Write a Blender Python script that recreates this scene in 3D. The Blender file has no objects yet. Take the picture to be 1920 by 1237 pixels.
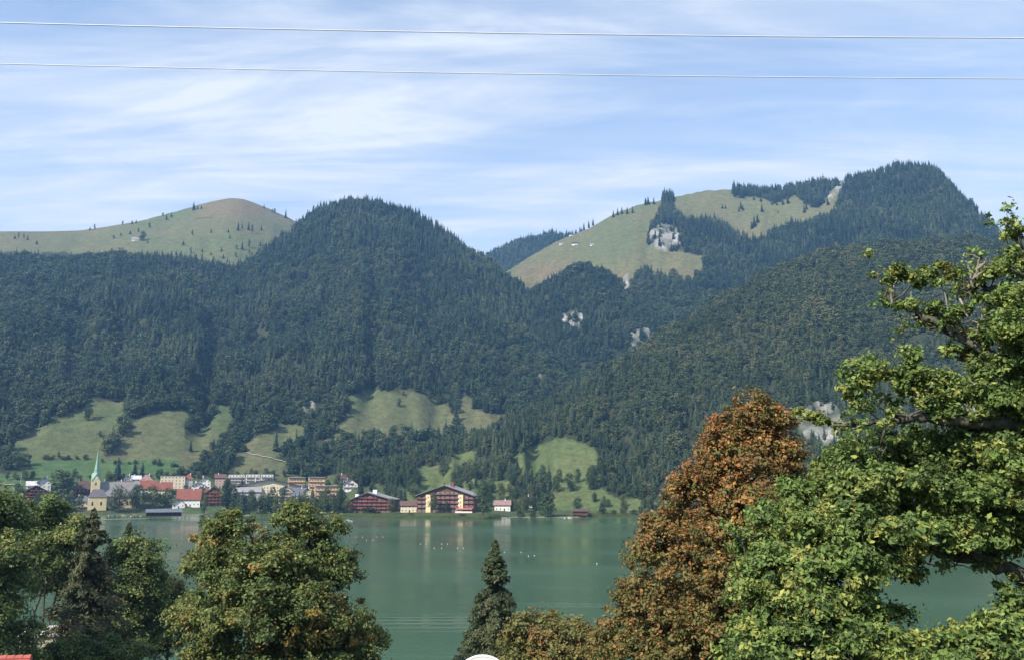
import bpy, math, random
import numpy as np
from mathutils import Vector
random.seed(7)
RNG = np.random.default_rng(11)
sc = bpy.context.scene
COL = sc.collection

# ------------------------------------------------------------------ camera
F, CX, CY, CAMZ = 1663.0, 960.0, 618.5, 30.0          # focal length and centre in photo pixels
TH = math.atan(284.5 / F)                             # the camera looks slightly up
cam_d = bpy.data.cameras.new('camera')
cam_d.sensor_width = 36.0
cam_d.lens = 36.0 * F / 1920.0
cam_d.clip_start, cam_d.clip_end = 0.1, 30000.0
cam = bpy.data.objects.new('camera', cam_d)
cam.location = (0, 0, CAMZ)
cam.rotation_euler = (math.pi / 2 + TH, 0, 0)
COL.objects.link(cam)
sc.camera = cam
# ------------------------------------------------------------------ sky and sun
SUN_AZ, SUN_EL = math.radians(-137), math.radians(42)
SKY_STRENGTH, SUN_STRENGTH, EXPOSURE = 0.15, 5.0, 0.75
world = bpy.data.worlds.new('World'); sc.world = world
world.use_nodes = True
wn, wl = world.node_tree.nodes, world.node_tree.links
wn.clear()
def wnode(t, **kw):
    n = wn.new(t)
    for k, v in kw.items(): setattr(n, k, v)
    return n
sky = wnode('ShaderNodeTexSky', sky_type='NISHITA', sun_disc=False)
sky.sun_elevation, sky.sun_rotation = SUN_EL, SUN_AZ
sky.altitude, sky.air_density, sky.dust_density, sky.ozone_density = 700, 1.0, 0.8, 1.0
CS = 1.0
tc = wnode('ShaderNodeTexCoord')
sep = wnode('ShaderNodeSeparateXYZ'); wl.new(tc.outputs['Generated'], sep.inputs[0])
def wmath(op, a, b=None, c=None, clamp=False):
    n = wnode('ShaderNodeMath', operation=op, use_clamp=clamp)
    for i, v in enumerate((a, b, c)):
        if v is None: continue
        if isinstance(v, (int, float)): n.inputs[i].default_value = v
        else: wl.new(v, n.inputs[i])
    return n.outputs[0]
zz = wmath('ADD', wmath('MAXIMUM', sep.outputs[2], 0.0), 0.12)     # a flat cloud deck seen from below
pu, pv = wmath('DIVIDE', sep.outputs[0], zz), wmath('DIVIDE', sep.outputs[1], zz)
def cloud_noise(su, sv, tilt, off, scale, detail, rough, dist):
    cmb = wnode('ShaderNodeCombineXYZ')
    wl.new(wmath('ADD', wmath('MULTIPLY', pu, su), wmath('MULTIPLY', pv, tilt)), cmb.inputs[0])
    wl.new(wmath('ADD', wmath('MULTIPLY', pv, sv), off), cmb.inputs[1])
    cmb.inputs[2].default_value = off * 1.7
    n = wnode('ShaderNodeTexNoise')
    wl.new(cmb.outputs[0], n.inputs['Vector'])
    n.inputs['Scale'].default_value = scale; n.inputs['Detail'].default_value = detail
    n.inputs['Roughness'].default_value = rough; n.inputs['Distortion'].default_value = dist
    return n.outputs[0]
def wramp(v, lo, hi):
    n = wnode('ShaderNodeMapRange', interpolation_type='SMOOTHSTEP')
    wl.new(v, n.inputs[0]); n.inputs[1].default_value = lo; n.inputs[2].default_value = hi
    return n.outputs[0]
band = wramp(cloud_noise(0.55, 2.9, 0.25, CS + 0.6, 1.0, 7, 0.58, 0.5), 0.38, 0.68)
wisp = wramp(cloud_noise(0.9, 2.6, 0.5, CS + 5.3, 1.8, 9, 0.60, 0.7), 0.34, 0.78)
veil = wramp(cloud_noise(0.3, 0.8, 0.0, CS + 1.4, 1.0, 4, 0.55, 0.2), 0.2, 0.8)
amt = wmath('ADD', wmath('MULTIPLY', band, 0.42), wmath('MULTIPLY', wmath('MULTIPLY', wisp, wmath('ADD', band, 0.40)), 0.60))
amt = wmath('ADD', amt, wmath('MULTIPLY', veil, 0.44), clamp=True)
mixc = wnode('ShaderNodeMix', data_type='RGBA')
wl.new(amt, mixc.inputs[0]); wl.new(sky.outputs[0], mixc.inputs[6])
mixc.inputs[7].default_value = (3.95, 4.15, 4.4, 1)
bg = wnode('ShaderNodeBackground'); bg.inputs[1].default_value = SKY_STRENGTH
wl.new(mixc.outputs[2], bg.inputs[0])
wo = wnode('ShaderNodeOutputWorld'); wl.new(bg.outputs[0], wo.inputs[0])

sun_d = bpy.data.lights.new('sun', 'SUN')
sun_d.energy, sun_d.angle, sun_d.color = SUN_STRENGTH, math.radians(0.53), (1.0, 0.93, 0.82)
sun = bpy.data.objects.new('sun', sun_d); COL.objects.link(sun)
sv_ = Vector((math.sin(SUN_AZ) * math.cos(SUN_EL), math.cos(SUN_AZ) * math.cos(SUN_EL), math.sin(SUN_EL)))
sun.rotation_euler = (-sv_).to_track_quat('-Z', 'Y').to_euler()
sun.location = (-40, -20, 80)
sc.view_settings.view_transform = 'Standard'
sc.view_settings.look = 'None'
sc.view_settings.exposure = EXPOSURE
sc.view_settings.gamma = 1.0
sc.view_settings.use_curve_mapping = False
sc.cycles.volume_bounces = 0
sc.cycles.max_bounces = 6
sc.cycles.diffuse_bounces = 2
sc.cycles.transparent_max_bounces = 6
sc.cycles.use_denoising = True

# ------------------------------------------------------------------ pixel helpers
CT, ST = math.cos(TH), math.sin(TH)
def pix_azel(x, y):
    u = (np.asarray(x, float) - CX) / F; v = -(np.asarray(y, float) - CY) / F
    X, Y, Z = u, CT - v * ST, ST + v * CT
    return np.arctan2(X, Y), Z / np.hypot(X, Y)
def project(X, Y, Z):
    Z = Z - CAMZ
    dep = Y * CT + Z * ST
    return CX + F * X / dep, CY - F * (Z * CT - Y * ST) / dep
def at(px, py, d):
    """the point on a pixel's ray at horizontal distance d"""
    az, te = pix_azel(px, py)
    return np.array([math.sin(az) * d, math.cos(az) * d, CAMZ + te * d])
# ------------------------------------------------------------------ noise
def _hash(ix, iy, s):
    h = (ix.astype(np.int64) * 374761393 + iy.astype(np.int64) * 668265263 + s * 974711) & 0xffffffff
    h = ((h ^ (h >> 13)) * 1274126177) & 0xffffffff
    return ((h ^ (h >> 16)) & 0xffff) / 65535.0
def vnoise(x, y, s=0):
    x, y = np.broadcast_arrays(np.asarray(x, float), np.asarray(y, float))
    ix, iy = np.floor(x), np.floor(y); fx, fy = x - ix, y - iy
    fx = fx * fx * fx * (fx * (fx * 6 - 15) + 10); fy = fy * fy * fy * (fy * (fy * 6 - 15) + 10)
    a, b = _hash(ix, iy, s), _hash(ix + 1, iy, s); c, d = _hash(ix, iy + 1, s), _hash(ix + 1, iy + 1, s)
    return (a * (1 - fx) + b * fx) * (1 - fy) + (c * (1 - fx) + d * fx) * fy
def fbm(x, y, s=0, o=4):
    t = 0; a = 0.5; n = 0
    for i in range(o):
        t = t + a * vnoise(np.asarray(x) * 2 ** i, np.asarray(y) * 2 ** i, s + i); n += a; a *= 0.5
    return t / n - 0.5
def inpoly(px, py, poly):
    r = np.zeros(np.shape(px), bool); n = len(poly)
    for i in range(n):
        (x1, y1), (x2, y2) = poly[i], poly[(i + 1) % n]
        if y1 == y2: continue
        c = ((y1 > py) != (y2 > py)) & (px < (x2 - x1) * (py - y1) / (y2 - y1) + x1)
        r ^= c
    return r
# ------------------------------------------------------------------ terrain: valley floor plus mountain layers, each with a crest line and a foot
AZS = np.radians(np.arange(-180, 180.01, 0.05))
def curve(pts, smooth=4):
    """crest line (photo px, photo py, distance) -> tan(elevation), distance for each azimuth"""
    p = np.array(pts, float)
    az, te = pix_azel(p[:, 0], p[:, 1])
    t = np.interp(AZS, az, te); dd = np.interp(AZS, az, p[:, 2])
    k = np.exp(-0.5 * (np.arange(-20, 21) / smooth) ** 2); k /= k.sum()
    t = np.convolve(np.pad(t, 20, mode='edge'), k, 'valid'); dd = np.convolve(np.pad(dd, 20, mode='edge'), k, 'valid')
    return t, dd
class Layer:
    def __init__(s, name, pts, foot, k, amp, back=0.55, z0=2.0, fade=(70, 110), smooth=4, seed=0):
        s.name, s.foot, s.k, s.amp, s.back, s.z0, s.seed = name, foot, k, amp, back, z0, seed
        s.t, s.d = curve(pts, smooth)
        s.fade = fade
    def z(s, az, d):
        te = np.interp(az, AZS, s.t); dc = np.interp(az, AZS, s.d)
        foot = s.foot if not isinstance(s.foot, list) else np.interp(az, pix_azel(np.array([q[0] for q in s.foot]), 900)[0], [q[1] for q in s.foot])
        zc = CAMZ + te * dc
        f = 1 - np.clip((np.degrees(np.abs(az)) - s.fade[0]) / (s.fade[1] - s.fade[0]), 0, 1)
        zc = zc * f * f * (3 - 2 * f)
        t = np.clip((d - foot) / (dc - foot), 0, 1)
        up = s.z0 + (zc - s.z0) * t ** s.k
        e = 4 * t * (1 - t)
        X, Y = np.sin(az) * d, np.cos(az) * d
        wob = az * 9 + 0.6 * fbm(X / 700, Y / 700, 40 + s.seed)
        q_ = fbm(wob * 2.6, d / 900.0, 50 + s.seed, 3); g = 0.5 - 3.0 * (np.sqrt(q_ * q_ + 0.012) - 0.06)
        e = e * np.clip((t - 0.12) / 0.25, 0.15, 1)
        up = up + f * s.amp * (0.85 * e * g + (0.25 + e) * 0.55 * fbm(X / 210, Y / 210, 60 + s.seed, 4) * 2)
        dn = np.maximum(d - dc, 0)
        return np.where(d <= dc, up, zc - s.back * (np.sqrt(dn ** 2 + 70 ** 2) - 70) + 0.14 * s.amp * fbm(X / 210, Y / 210, 60 + s.seed, 4) * 2), t
LAY = [
 Layer('near_slope', [(-2600, 560, 1800), (-900, 520, 1850), (-300, 500, 1850), (0, 492, 1850), (200, 486, 1850), (330, 490, 1850), (440, 508, 1870), (480, 492, 1900), (520, 455, 1950), (560, 422, 2000), (600, 396, 2020), (630, 386, 2020),
    (660, 382, 2020), (700, 387, 2020), (750, 398, 2000), (800, 424, 1980), (850, 458, 1950), (900, 490, 1900), (940, 520, 1850), (1000, 560, 1850), (1060, 604, 1830), (1120, 652, 1800), (1180, 700, 1760), (1260, 770, 1700), (1400, 860, 1600), (1600, 895, 1500)],
    [(-400, 905), (430, 935), (560, 960), (760, 1010), (1300, 1000)], 1.22, 52, seed=1),
 Layer('grass_hill', [(-2600, 470, 2500), (-700, 445, 2500), (0, 434, 2450), (150, 433, 2450), (200, 426, 2450), (260, 416, 2450), (340, 394, 2480), (390, 379, 2500), (430, 371, 2500), (455, 372, 2500), (490, 385, 2500), (545, 410, 2480), (620, 450, 2450), (740, 540, 2400), (900, 700, 2300)],
    1720, 0.86, 16, z0=300, seed=2),
 Layer('saddle_ridge', [(700, 620, 3000), (840, 525, 3000), (905, 487, 3000), (950, 462, 3000), (1000, 449, 3000), (1050, 443, 3000), (1090, 442, 3000), (1150, 440, 3000), (1300, 470, 3000), (1500, 600, 3000)], 2300, 1.0, 14, z0=200, seed=3),
 Layer('big_mountain', [(760, 700, 2000), (880, 575, 2100), (945, 514, 2200), (1000, 477, 2250), (1050, 449, 2280), (1100, 430, 2300), (1150, 402, 2300), (1200, 383, 2320), (1270, 368, 2350), (1320, 357, 2380), (1370, 354, 2400), (1420, 360, 2400), (1480, 354, 2400), (1550, 345, 2400),
    (1600, 334, 2400), (1655, 322, 2380), (1700, 314, 2370), (1746, 310, 2350), (1770, 335, 2330), (1800, 366, 2320), (1830, 396, 2300), (1862, 428, 2280), (1900, 466, 2250), (1960, 510, 2200), (2150, 560, 2200), (3000, 600, 2200), (4600, 640, 2200)],
    [(900, 1560), (1180, 1420), (1500, 1450), (2400, 1500)], 1.0, 40, z0=90, smooth=3, seed=4),
 Layer('wood_hump', [(860, 640, 1850), (940, 570, 1850), (1000, 548, 1850), (1040, 525, 1850), (1090, 506, 1850), (1130, 512, 1850), (1165, 538, 1840), (1185, 580, 1820), (1215, 650, 1800), (1290, 760, 1750)], 1400, 1.05, 14, z0=80, seed=5),
 Layer('right_ridge', [(520, 898, 1080), (640, 888, 1080), (740, 872, 1080), (850, 842, 1090), (950, 800, 1120), (1050, 748, 1180), (1150, 698, 1230), (1200, 664, 1260), (1250, 626, 1300), (1300, 598, 1330), (1350, 563, 1370), (1400, 538, 1400), (1450, 518, 1430), (1500, 496, 1450), (1550, 483, 1470),
    (1600, 474, 1480), (1700, 462, 1500), (1800, 459, 1510), (1900, 462, 1520), (2100, 455, 1540), (2500, 450, 1500), (3600, 520, 1300), (6000, 600, 1200)],
    [(500, 900), (700, 850), (900, 832), (1230, 815), (2600, 760)], 1.12, 34, seed=6),
]
LNAME = ['base'] + [l.name for l in LAY]
SHORE = curve([(-2000, 962, 800), (0, 961, 800), (190, 962, 800), (230, 966, 800), (300, 964, 800), (420, 964, 800), (480, 967, 800), (620, 968, 800), (740, 970, 800), (900, 972, 800), (960, 969, 800), (1060, 970, 800), (1110, 968, 800), (1200, 967, 800), (1400, 970, 800), (1920, 985, 800), (2600, 1010, 800)])[0]
NEARP = [(-400, 60), (-60, 36), (-6, 28.6), (2, 28.2), (9, 26.3), (20, 22), (40, 15), (60, 11), (80, 8), (110, 5), (132, 1.2), (140, -0.6), (150, -3)]
def base_z(az, d):
    X, Y = np.sin(az) * d, np.cos(az) * d
    near = np.interp(Y, [p[0] for p in NEARP], [p[1] for p in NEARP]) + 0.5 * fbm(X / 9, Y / 9, 5, 3) * np.clip(Y / 30, 0, 1)
    near = near + 3.0 * np.exp(-(((X + 62) / 16) ** 2 + ((Y - 84) / 16) ** 2))
    ds = CAMZ / np.maximum(-np.interp(az, AZS, SHORE), 0.02)
    ds = ds + 5 * fbm(X / 22, Y / 22, 9, 3)
    q = d - ds
    far = np.interp(q, [-12, -1.5, 0, 2, 12, 70, 130, 170, 210, 260, 330, 500], [-3, -0.6, 0.0, 0.6, 1.2, 4.5, 9, 14, 24, 40, 58, 62])
    w = np.clip((np.degrees(np.abs(az)) - 55) / 25, 0, 1)                     # the shores meet beside the lake
    far = far * (1 - w) + w * np.maximum(far, 2 + 0.02 * d)
    return np.where(Y < 150, np.maximum(near, np.where(w > 0.3, far, -3)), far)
def HZ(az, d):
    """terrain height, layer index, and how far up that layer's slope"""
    az, d = np.broadcast_arrays(np.asarray(az, float), np.asarray(d, float))
    z = base_z(az, d); lid = np.zeros(z.shape, int); tt = np.zeros(z.shape)
    for i, l in enumerate(LAY):
        zi, t = l.z(az, d)
        zi = np.where((t > 0.0) & (d > 600), zi, -1e9)
        m = zi > z
        z = np.where(m, zi, z); lid = np.where(m, i + 1, lid); tt = np.where(m, t, tt)
    return z, lid, tt
def ground_xy(x, y):
    return float(HZ(np.arctan2(x, y), np.hypot(x, y))[0])
_DS = np.concatenate([np.arange(20, 700, 4.0), np.arange(700, 3400, 2.0)])
def hit(px, py, dmin=700):
    """where a pixel's ray meets the ground"""
    az, te = pix_azel(px, py)
    zg = HZ(np.full(_DS.shape, float(az)), _DS)[0]
    ok = np.where((_DS > dmin) & (CAMZ + te * _DS <= zg))[0]
    d = _DS[ok[0]] if len(ok) else 900.0
    z = float(HZ(az, d)[0])
    return np.array([math.sin(az) * d, math.cos(az) * d, z]), d
# meadows and rock, drawn as outlines on the layer they lie on
MEADOW = {
 'near_slope': [
  [(8, 838), (60, 806), (105, 786), (150, 766), (175, 752), (235, 754), (230, 785), (205, 825), (185, 850), (172, 862), (75, 860), (30, 852)],
  [(-20, 892), (38, 884), (70, 862), (165, 858), (235, 866), (322, 873), (330, 900), (240, 905), (-20, 905)],
  [(203, 862), (235, 812), (265, 776), (320, 769), (366, 763), (348, 790), (347, 818), (318, 842), (290, 866), (215, 870)],
  [(300, 866), (326, 836), (362, 814), (394, 790), (412, 760), (442, 762), (432, 790), (406, 818), (386, 840), (350, 868)],
  [(448, 842), (500, 807), (535, 796), (576, 796), (562, 814), (530, 832), (515, 850), (470, 848)],
  [(430, 884), (445, 846), (500, 858), (545, 868), (522, 888), (470, 892)],
  [(606, 812), (646, 787), (660, 762), (648, 742), (690, 732), (740, 733), (806, 737), (838, 758), (850, 780), (854, 803), (760, 804), (690, 806), (650, 812)],
  [(866, 735), (882, 742), (884, 765), (950, 780), (945, 802), (870, 812), (855, 790)]],
 'grass_hill': [[(-3000, -500), (4000, -500), (4000, 482), (520, 470), (455, 500), (330, 480), (200, 474), (-3000, 476)]],
 'big_mountain': [
  [(930, 520), (1000, 460), (1050, 430), (1150, 385), (1240, 355), (1242, 385), (1222, 420), (1208, 460), (1265, 472), (1318, 480), (1320, 503), (1290, 527), (1262, 512), (1250, 522), (1215, 500), (1192, 508), (1180, 540), (1150, 560), (1090, 560), (1000, 560), (940, 540)],
  [(1262, 355), (1330, 335), (1375, 335), (1374, 374), (1420, 371), (1455, 384), (1490, 366), (1512, 388), (1540, 388), (1556, 362), (1576, 345), (1574, 372), (1562, 395), (1520, 412), (1450, 430), (1408, 447), (1362, 425), (1340, 412), (1290, 408), (1266, 396)]],
 'right_ridge': [
  [(962, 856), (1000, 836), (1040, 822), (1070, 822), (1112, 838), (1122, 858), (1110, 890), (1096, 918), (1060, 908), (1000, 892), (978, 876)],
  [(838, 872), (852, 850), (892, 846), (888, 868), (868, 884)],
  [(742, 912), (790, 885), (760, 880), (835, 872), (860, 890), (910, 895), (960, 900), (985, 925), (930, 935), (760, 935)],
  [(1020, 925), (1120, 905), (1150, 930), (1230, 940), (1230, 990), (1000, 990)]],
}
ROCK = {'right_ridge': [[(1478, 800), (1505, 772), (1535, 752), (1565, 760), (1578, 785), (1585, 825), (1555, 838), (1512, 822)], [(1780, 760), (1830, 735), (1870, 760), (1850, 800), (1800, 800)]],
        'big_mountain': [[(1218, 462), (1222, 438), (1240, 420), (1262, 424), (1275, 440), (1276, 466), (1240, 468)], [(1178, 655), (1185, 630), (1205, 616), (1222, 622), (1218, 645), (1190, 660)], [(1166, 560), (1170, 520), (1178, 512), (1180, 560)], [(1540, 385), (1560, 360), (1580, 338), (1584, 345), (1570, 368)]],
        'wood_hump': [[(1052, 606), (1060, 590), (1080, 586), (1106, 602), (1092, 614), (1076, 620)], [(1176, 658), (1183, 630), (1203, 614), (1224, 620), (1220, 648), (1192, 662)], [(1166, 565), (1168, 530), (1176, 530), (1178, 565)]],
        'near_slope': [[(1176, 658), (1183, 630), (1203, 614), (1224, 620), (1220, 648), (1192, 662)], [(1052, 606), (1060, 590), (1080, 586), (1106, 602), (1092, 614), (1076, 620)], [(998, 690), (1002, 684), (1018, 708), (1022, 725), (1012, 715)], [(566, 770), (580, 752), (592, 760), (590, 782), (572, 780)]]}
def surface(az, d, z, lid):
    """meadow and rock masks for terrain points"""
    px, py = project(np.sin(az) * d, np.cos(az) * d, z)
    jx = px + 9 * fbm(px / 17, py / 17, 21, 3); jy = py + 9 * fbm(px / 17, py / 17, 25, 3)
    me = np.zeros(z.shape, bool); ro = np.zeros(z.shape, bool)
    for i, l in enumerate(LAY):
        m = lid == i + 1
        if not m.any(): continue
        sh = {'near_slope': 13, 'right_ridge': 15, 'big_mountain': 6}.get(l.name, 0)      # open ground also just below, where trees would hide it
        for p in MEADOW.get(l.name, []): me |= m & (inpoly(jx, jy, p) | inpoly(jx, jy - sh, p))
        for p in ROCK.get(l.name, []): ro |= m & inpoly(jx, jy, p)
    ro &= fbm(px / 9, py / 14, 61, 3) > -0.22
    return me, ro, px, py
# ------------------------------------------------------------------ materials
def new_mat(name):
    m = bpy.data.materials.new(name); m.use_nodes = True
    nt = m.node_tree; nt.nodes.clear()
    return m, nt.nodes, nt.links
def math_node(n, l, op, a, b):
    q = n.new('ShaderNodeMath'); q.operation = op
    for i, v in enumerate((a, b)):
        if isinstance(v, (int, float)): q.inputs[i].default_value = v
        else: l.new(v, q.inputs[i])
    return q.outputs[0]
_mc = {}
def paint(name, col, rough=0.8, spec=0.3, var=0.25, scale=0.6, metal=0.0, bump=0.0):
    """plain weathered surface: one colour broken up by noise"""
    key = (name, col, rough)
    if key in _mc: return _mc[key]
    m, n, l = new_mat(name)
    tcn = n.new('ShaderNodeTexCoord')
    no = n.new('ShaderNodeTexNoise'); no.inputs['Scale'].default_value = scale; no.inputs['Detail'].default_value = 6
    l.new(tcn.outputs['Object'], no.inputs['Vector'])
    mr = n.new('ShaderNodeMapRange'); l.new(no.outputs[0], mr.inputs[0]); mr.inputs[1].default_value = 0.3; mr.inputs[2].default_value = 0.7
    mr.inputs[3].default_value = 1 - var; mr.inputs[4].default_value = 1 + var * 0.6
    mx = n.new('ShaderNodeVectorMath'); mx.operation = 'SCALE'; mx.inputs[0].default_value = col; l.new(mr.outputs[0], mx.inputs['Scale'])
    b = n.new('ShaderNodeBsdfPrincipled'); l.new(mx.outputs[0], b.inputs['Base Color'])
    b.inputs['Roughness'].default_value = rough; b.inputs['Specular IOR Level'].default_value = spec; b.inputs['Metallic'].default_value = metal
    if bump:
        bn = n.new('ShaderNodeBump'); bn.inputs['Strength'].default_value = bump; l.new(no.outputs[0], bn.inputs['Height']); l.new(bn.outputs[0], b.inputs['Normal'])
    o = n.new('ShaderNodeOutputMaterial'); l.new(b.outputs[0], o.inputs[0])
    _mc[key] = m
    return m
def leaf_mat(name, mode, ca=None, cb=None, cc=None, trans=0.28):
    """foliage: colour per leaf from a stored attribute, per instance, or per object"""
    m, n, l = new_mat(name)
    if mode == 'attr':
        a = n.new('ShaderNodeAttribute'); a.attribute_name = 'leaf'; col = a.outputs['Color']
    else:
        if mode == 'inst':
            a = n.new('ShaderNodeAttribute'); a.attribute_type = 'INSTANCER'; a.attribute_name = 'tint'; f = a.outputs['Fac']
        else:
            a = n.new('ShaderNodeObjectInfo'); f = a.outputs['Random']
        r = n.new('ShaderNodeValToRGB'); l.new(f, r.inputs[0])
        e = r.color_ramp.elements
        e[0].color = (*ca, 1); e[1].color = (*cc, 1); x = e.new(0.55); x.color = (*cb, 1)
        at2 = n.new('ShaderNodeAttribute'); at2.attribute_name = 'leaf'
        mm = n.new('ShaderNodeMix'); mm.data_type = 'RGBA'; mm.blend_type = 'MULTIPLY'; mm.inputs[0].default_value = 1
        l.new(r.outputs[0], mm.inputs[6]); l.new(at2.outputs['Color'], mm.inputs[7]); col = mm.outputs[2]
    b = n.new('ShaderNodeBsdfPrincipled'); l.new(col, b.inputs['Base Color'])
    b.inputs['Roughness'].default_value = 0.55; b.inputs['Specular IOR Level'].default_value = 0.25
    o = n.new('ShaderNodeOutputMaterial')
    if trans > 0:
        t = n.new('ShaderNodeBsdfTranslucent'); l.new(col, t.inputs[0])
        s = n.new('ShaderNodeMixShader'); s.inputs[0].default_value = trans
        l.new(b.outputs[0], s.inputs[1]); l.new(t.outputs[0], s.inputs[2]); l.new(s.outputs[0], o.inputs[0])
    else: l.new(b.outputs[0], o.inputs[0])
    return m
# ------------------------------------------------------------------ mesh helpers
def mesh_np(name, V, Q, mats=(), smooth=False, col=None, midx=None):
    """mesh from vertex array and a face array (all faces alike in size)"""
    me = bpy.data.meshes.new(name)
    V = np.asarray(V, np.float32); Q = np.asarray(Q, np.int32)
    k = Q.shape[1]
    me.vertices.add(len(V)); me.vertices.foreach_set('co', V.ravel())
    me.loops.add(Q.size); me.loops.foreach_set('vertex_index', Q.ravel())
    me.polygons.add(len(Q)); me.polygons.foreach_set('loop_start', np.arange(0, Q.size, k, dtype=np.int32))
    if midx is not None: me.polygons.foreach_set('material_index', np.asarray(midx, np.int32))
    for m in mats: me.materials.append(m)
    me.update(calc_edges=True)
    if col is not None:
        a = me.color_attributes.new('leaf', 'FLOAT_COLOR', 'POINT')
        c = np.ones((len(V), 4), np.float32); c[:, :3] = col
        a.data.foreach_set('color', c.ravel())
    me.polygons.foreach_set('use_smooth', np.full(len(Q), smooth))
    return me
def link(name, me, parent=None, **props):
    o = bpy.data.objects.new(name, me); COL.objects.link(o)
    if parent is not None: o.parent = parent
    for k, v in props.items(): o[k] = v
    return o
def empty(name, loc, rz=0.0, label=None, cat=None, group=None, scale=None):
    o = bpy.data.objects.new(name, None); COL.objects.link(o)
    o.empty_display_size = 0.5
    o.location = tuple(float(v) for v in loc); o.rotation_euler = (0, 0, rz)
    if scale is not None: o.scale = scale
    if label: o['label'] = label
    if cat: o['category'] = cat
    if group: o['group'] = group
    return o
class MB:
    """collects boxes, prisms and tubes into one mesh"""
    def __init__(s): s.v = []; s.f = []; s.m = []
    def add(s, vs, fs, mi=0):
        o = len(s.v); s.v += [tuple(map(float, v)) for v in vs]; s.f += [tuple(i + o for i in f) for f in fs]; s.m += [mi] * len(fs)
    def box(s, x0, x1, y0, y1, z0, z1, mi=0):
        s.add([(x0, y0, z0), (x1, y0, z0), (x1, y1, z0), (x0, y1, z0), (x0, y0, z1), (x1, y0, z1), (x1, y1, z1), (x0, y1, z1)],
              [(0, 3, 2, 1), (4, 5, 6, 7), (0, 1, 5, 4), (1, 2, 6, 5), (2, 3, 7, 6), (3, 0, 4, 7)], mi)
    def slab(s, p, t, mi=0):
        """a sloping panel: four corners p, thickness t downward"""
        s.add(list(p) + [(a, b, c - t) for a, b, c in p], [(0, 1, 2, 3), (7, 6, 5, 4), (0, 4, 5, 1), (1, 5, 6, 2), (2, 6, 7, 3), (3, 7, 4, 0)], mi)
    def prism(s, poly, y0, y1, mi=0):
        """polygon in x,z pushed along y"""
        n = len(poly)
        s.add([(a, y0, b) for a, b in poly] + [(a, y1, b) for a, b in poly],
              [tuple(range(n)), tuple(range(2 * n - 1, n - 1, -1))] + [(i, i + n, (i + 1) % n + n, (i + 1) % n) for i in range(n)], mi)
    def tube(s, pts, rad, n=8, mi=0):
        V, Fq = tube_np(np.array(pts, float), np.broadcast_to(np.array(rad, float), (len(pts),)), n)
        s.add(V, [tuple(f) for f in Fq], mi)
        o = len(s.v) - len(V)
        s.f += [tuple(o + i for i in range(n)[::-1]), tuple(o + len(V) - n + i for i in range(n))]; s.m += [mi, mi]
    def mesh(s, name, mats, smooth=False):
        me = bpy.data.meshes.new(name); me.from_pydata(s.v, [], s.f)
        for m in (mats if isinstance(mats, (list, tuple)) else [mats]): me.materials.append(m)
        me.polygons.foreach_set('material_index', s.m)
        me.polygons.foreach_set('use_smooth', [smooth] * len(s.f))
        me.update()
        return me
    def build(s, name, mats, parent=None, **kw): return link(name, s.mesh(name, mats), parent, **kw)
def tube_np(P, R, n=6):
    T = np.gradient(P, axis=0); T /= np.maximum(np.linalg.norm(T, axis=1, keepdims=True), 1e-9)
    up = np.where(np.abs(T[:, 2:3]) > 0.9, np.array([[1., 0, 0]]), np.array([[0, 0, 1.]]))
    A = np.cross(T, up); A /= np.maximum(np.linalg.norm(A, axis=1, keepdims=True), 1e-9); B = np.cross(T, A)
    th = np.linspace(0, 2 * np.pi, n, endpoint=False)
    V = P[:, None] + R[:, None, None] * (A[:, None] * np.cos(th)[None, :, None] + B[:, None] * np.sin(th)[None, :, None])
    i = np.arange(len(P) - 1)[:, None] * n; j = np.arange(n)[None]
    Q = np.stack([i + j, i + (j + 1) % n, i + n + (j + 1) % n, i + n + j], -1).reshape(-1, 4)
    return V.reshape(-1, 3), Q
class Tubes:
    def __init__(s): s.V = []; s.Q = []; s.o = 0
    def add(s, P, R, n=6):
        V, Q = tube_np(np.asarray(P, float), np.asarray(R, float), n)
        s.V.append(V); s.Q.append(Q + s.o); s.o += len(V)
    def mesh(s, name, mats): return mesh_np(name, np.concatenate(s.V), np.concatenate(s.Q), mats, smooth=True)

# ------------------------------------------------------------------ terrain sheet
az_f = np.radians(np.arange(-34, 34.01, 0.16)); az_l = np.radians(np.linspace(-180, -34, 60)[:-1]); az_r = np.radians(np.linspace(34, 180, 60)[1:])
AZ = np.concatenate([az_l, az_f, az_r])
DR = np.concatenate([np.geomspace(1.0, 150, 46), np.linspace(150, 770, 20)[1:], np.arange(775, 1250, 6), np.arange(1250, 2700, 11), np.arange(2700, 3300, 25), np.geomspace(3300, 6000, 8)])
AG, DG = np.meshgrid(AZ, DR)
ZG, LG, TG = HZ(AG, DG)
XG, YG = np.sin(AG) * DG, np.cos(AG) * DG
me_m, ro_m, PXG, PYG = surface(AG, DG, ZG, LG)
ZG = ZG + np.where(ro_m, 26 * np.abs(fbm(XG / 28, YG / 28, 70, 4)) + 2, 0)
def lerp(a, b, t): return np.asarray(a) * (1 - t[..., None]) + np.asarray(b) * t[..., None]
n1 = np.clip(fbm(XG / 130, YG / 130, 31, 5) * 1.6 + 0.5, 0, 1); n2 = np.clip(fbm(XG / 40, YG / 40, 36, 4) * 1.8 + 0.5, 0, 1)
col = lerp((0.030, 0.040, 0.020), (0.045, 0.05, 0.025), n2)                       # forest floor
grass = lerp((0.080, 0.110, 0.045), (0.125, 0.118, 0.062), np.clip(n1 * 0.8 + n2 * 0.3 - 0.1, 0, 1))
alp = lerp((0.095, 0.115, 0.052), (0.132, 0.122, 0.062), np.clip(n1 * 1.1 + n2 * 0.35 - 0.2, 0, 1))
lowg = lerp((0.070, 0.118, 0.036), (0.110, 0.122, 0.052), np.clip(n1 * .6 + n2 * .5, 0, 1))
isalp = (LG == 2) | (LG == 4)
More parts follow.
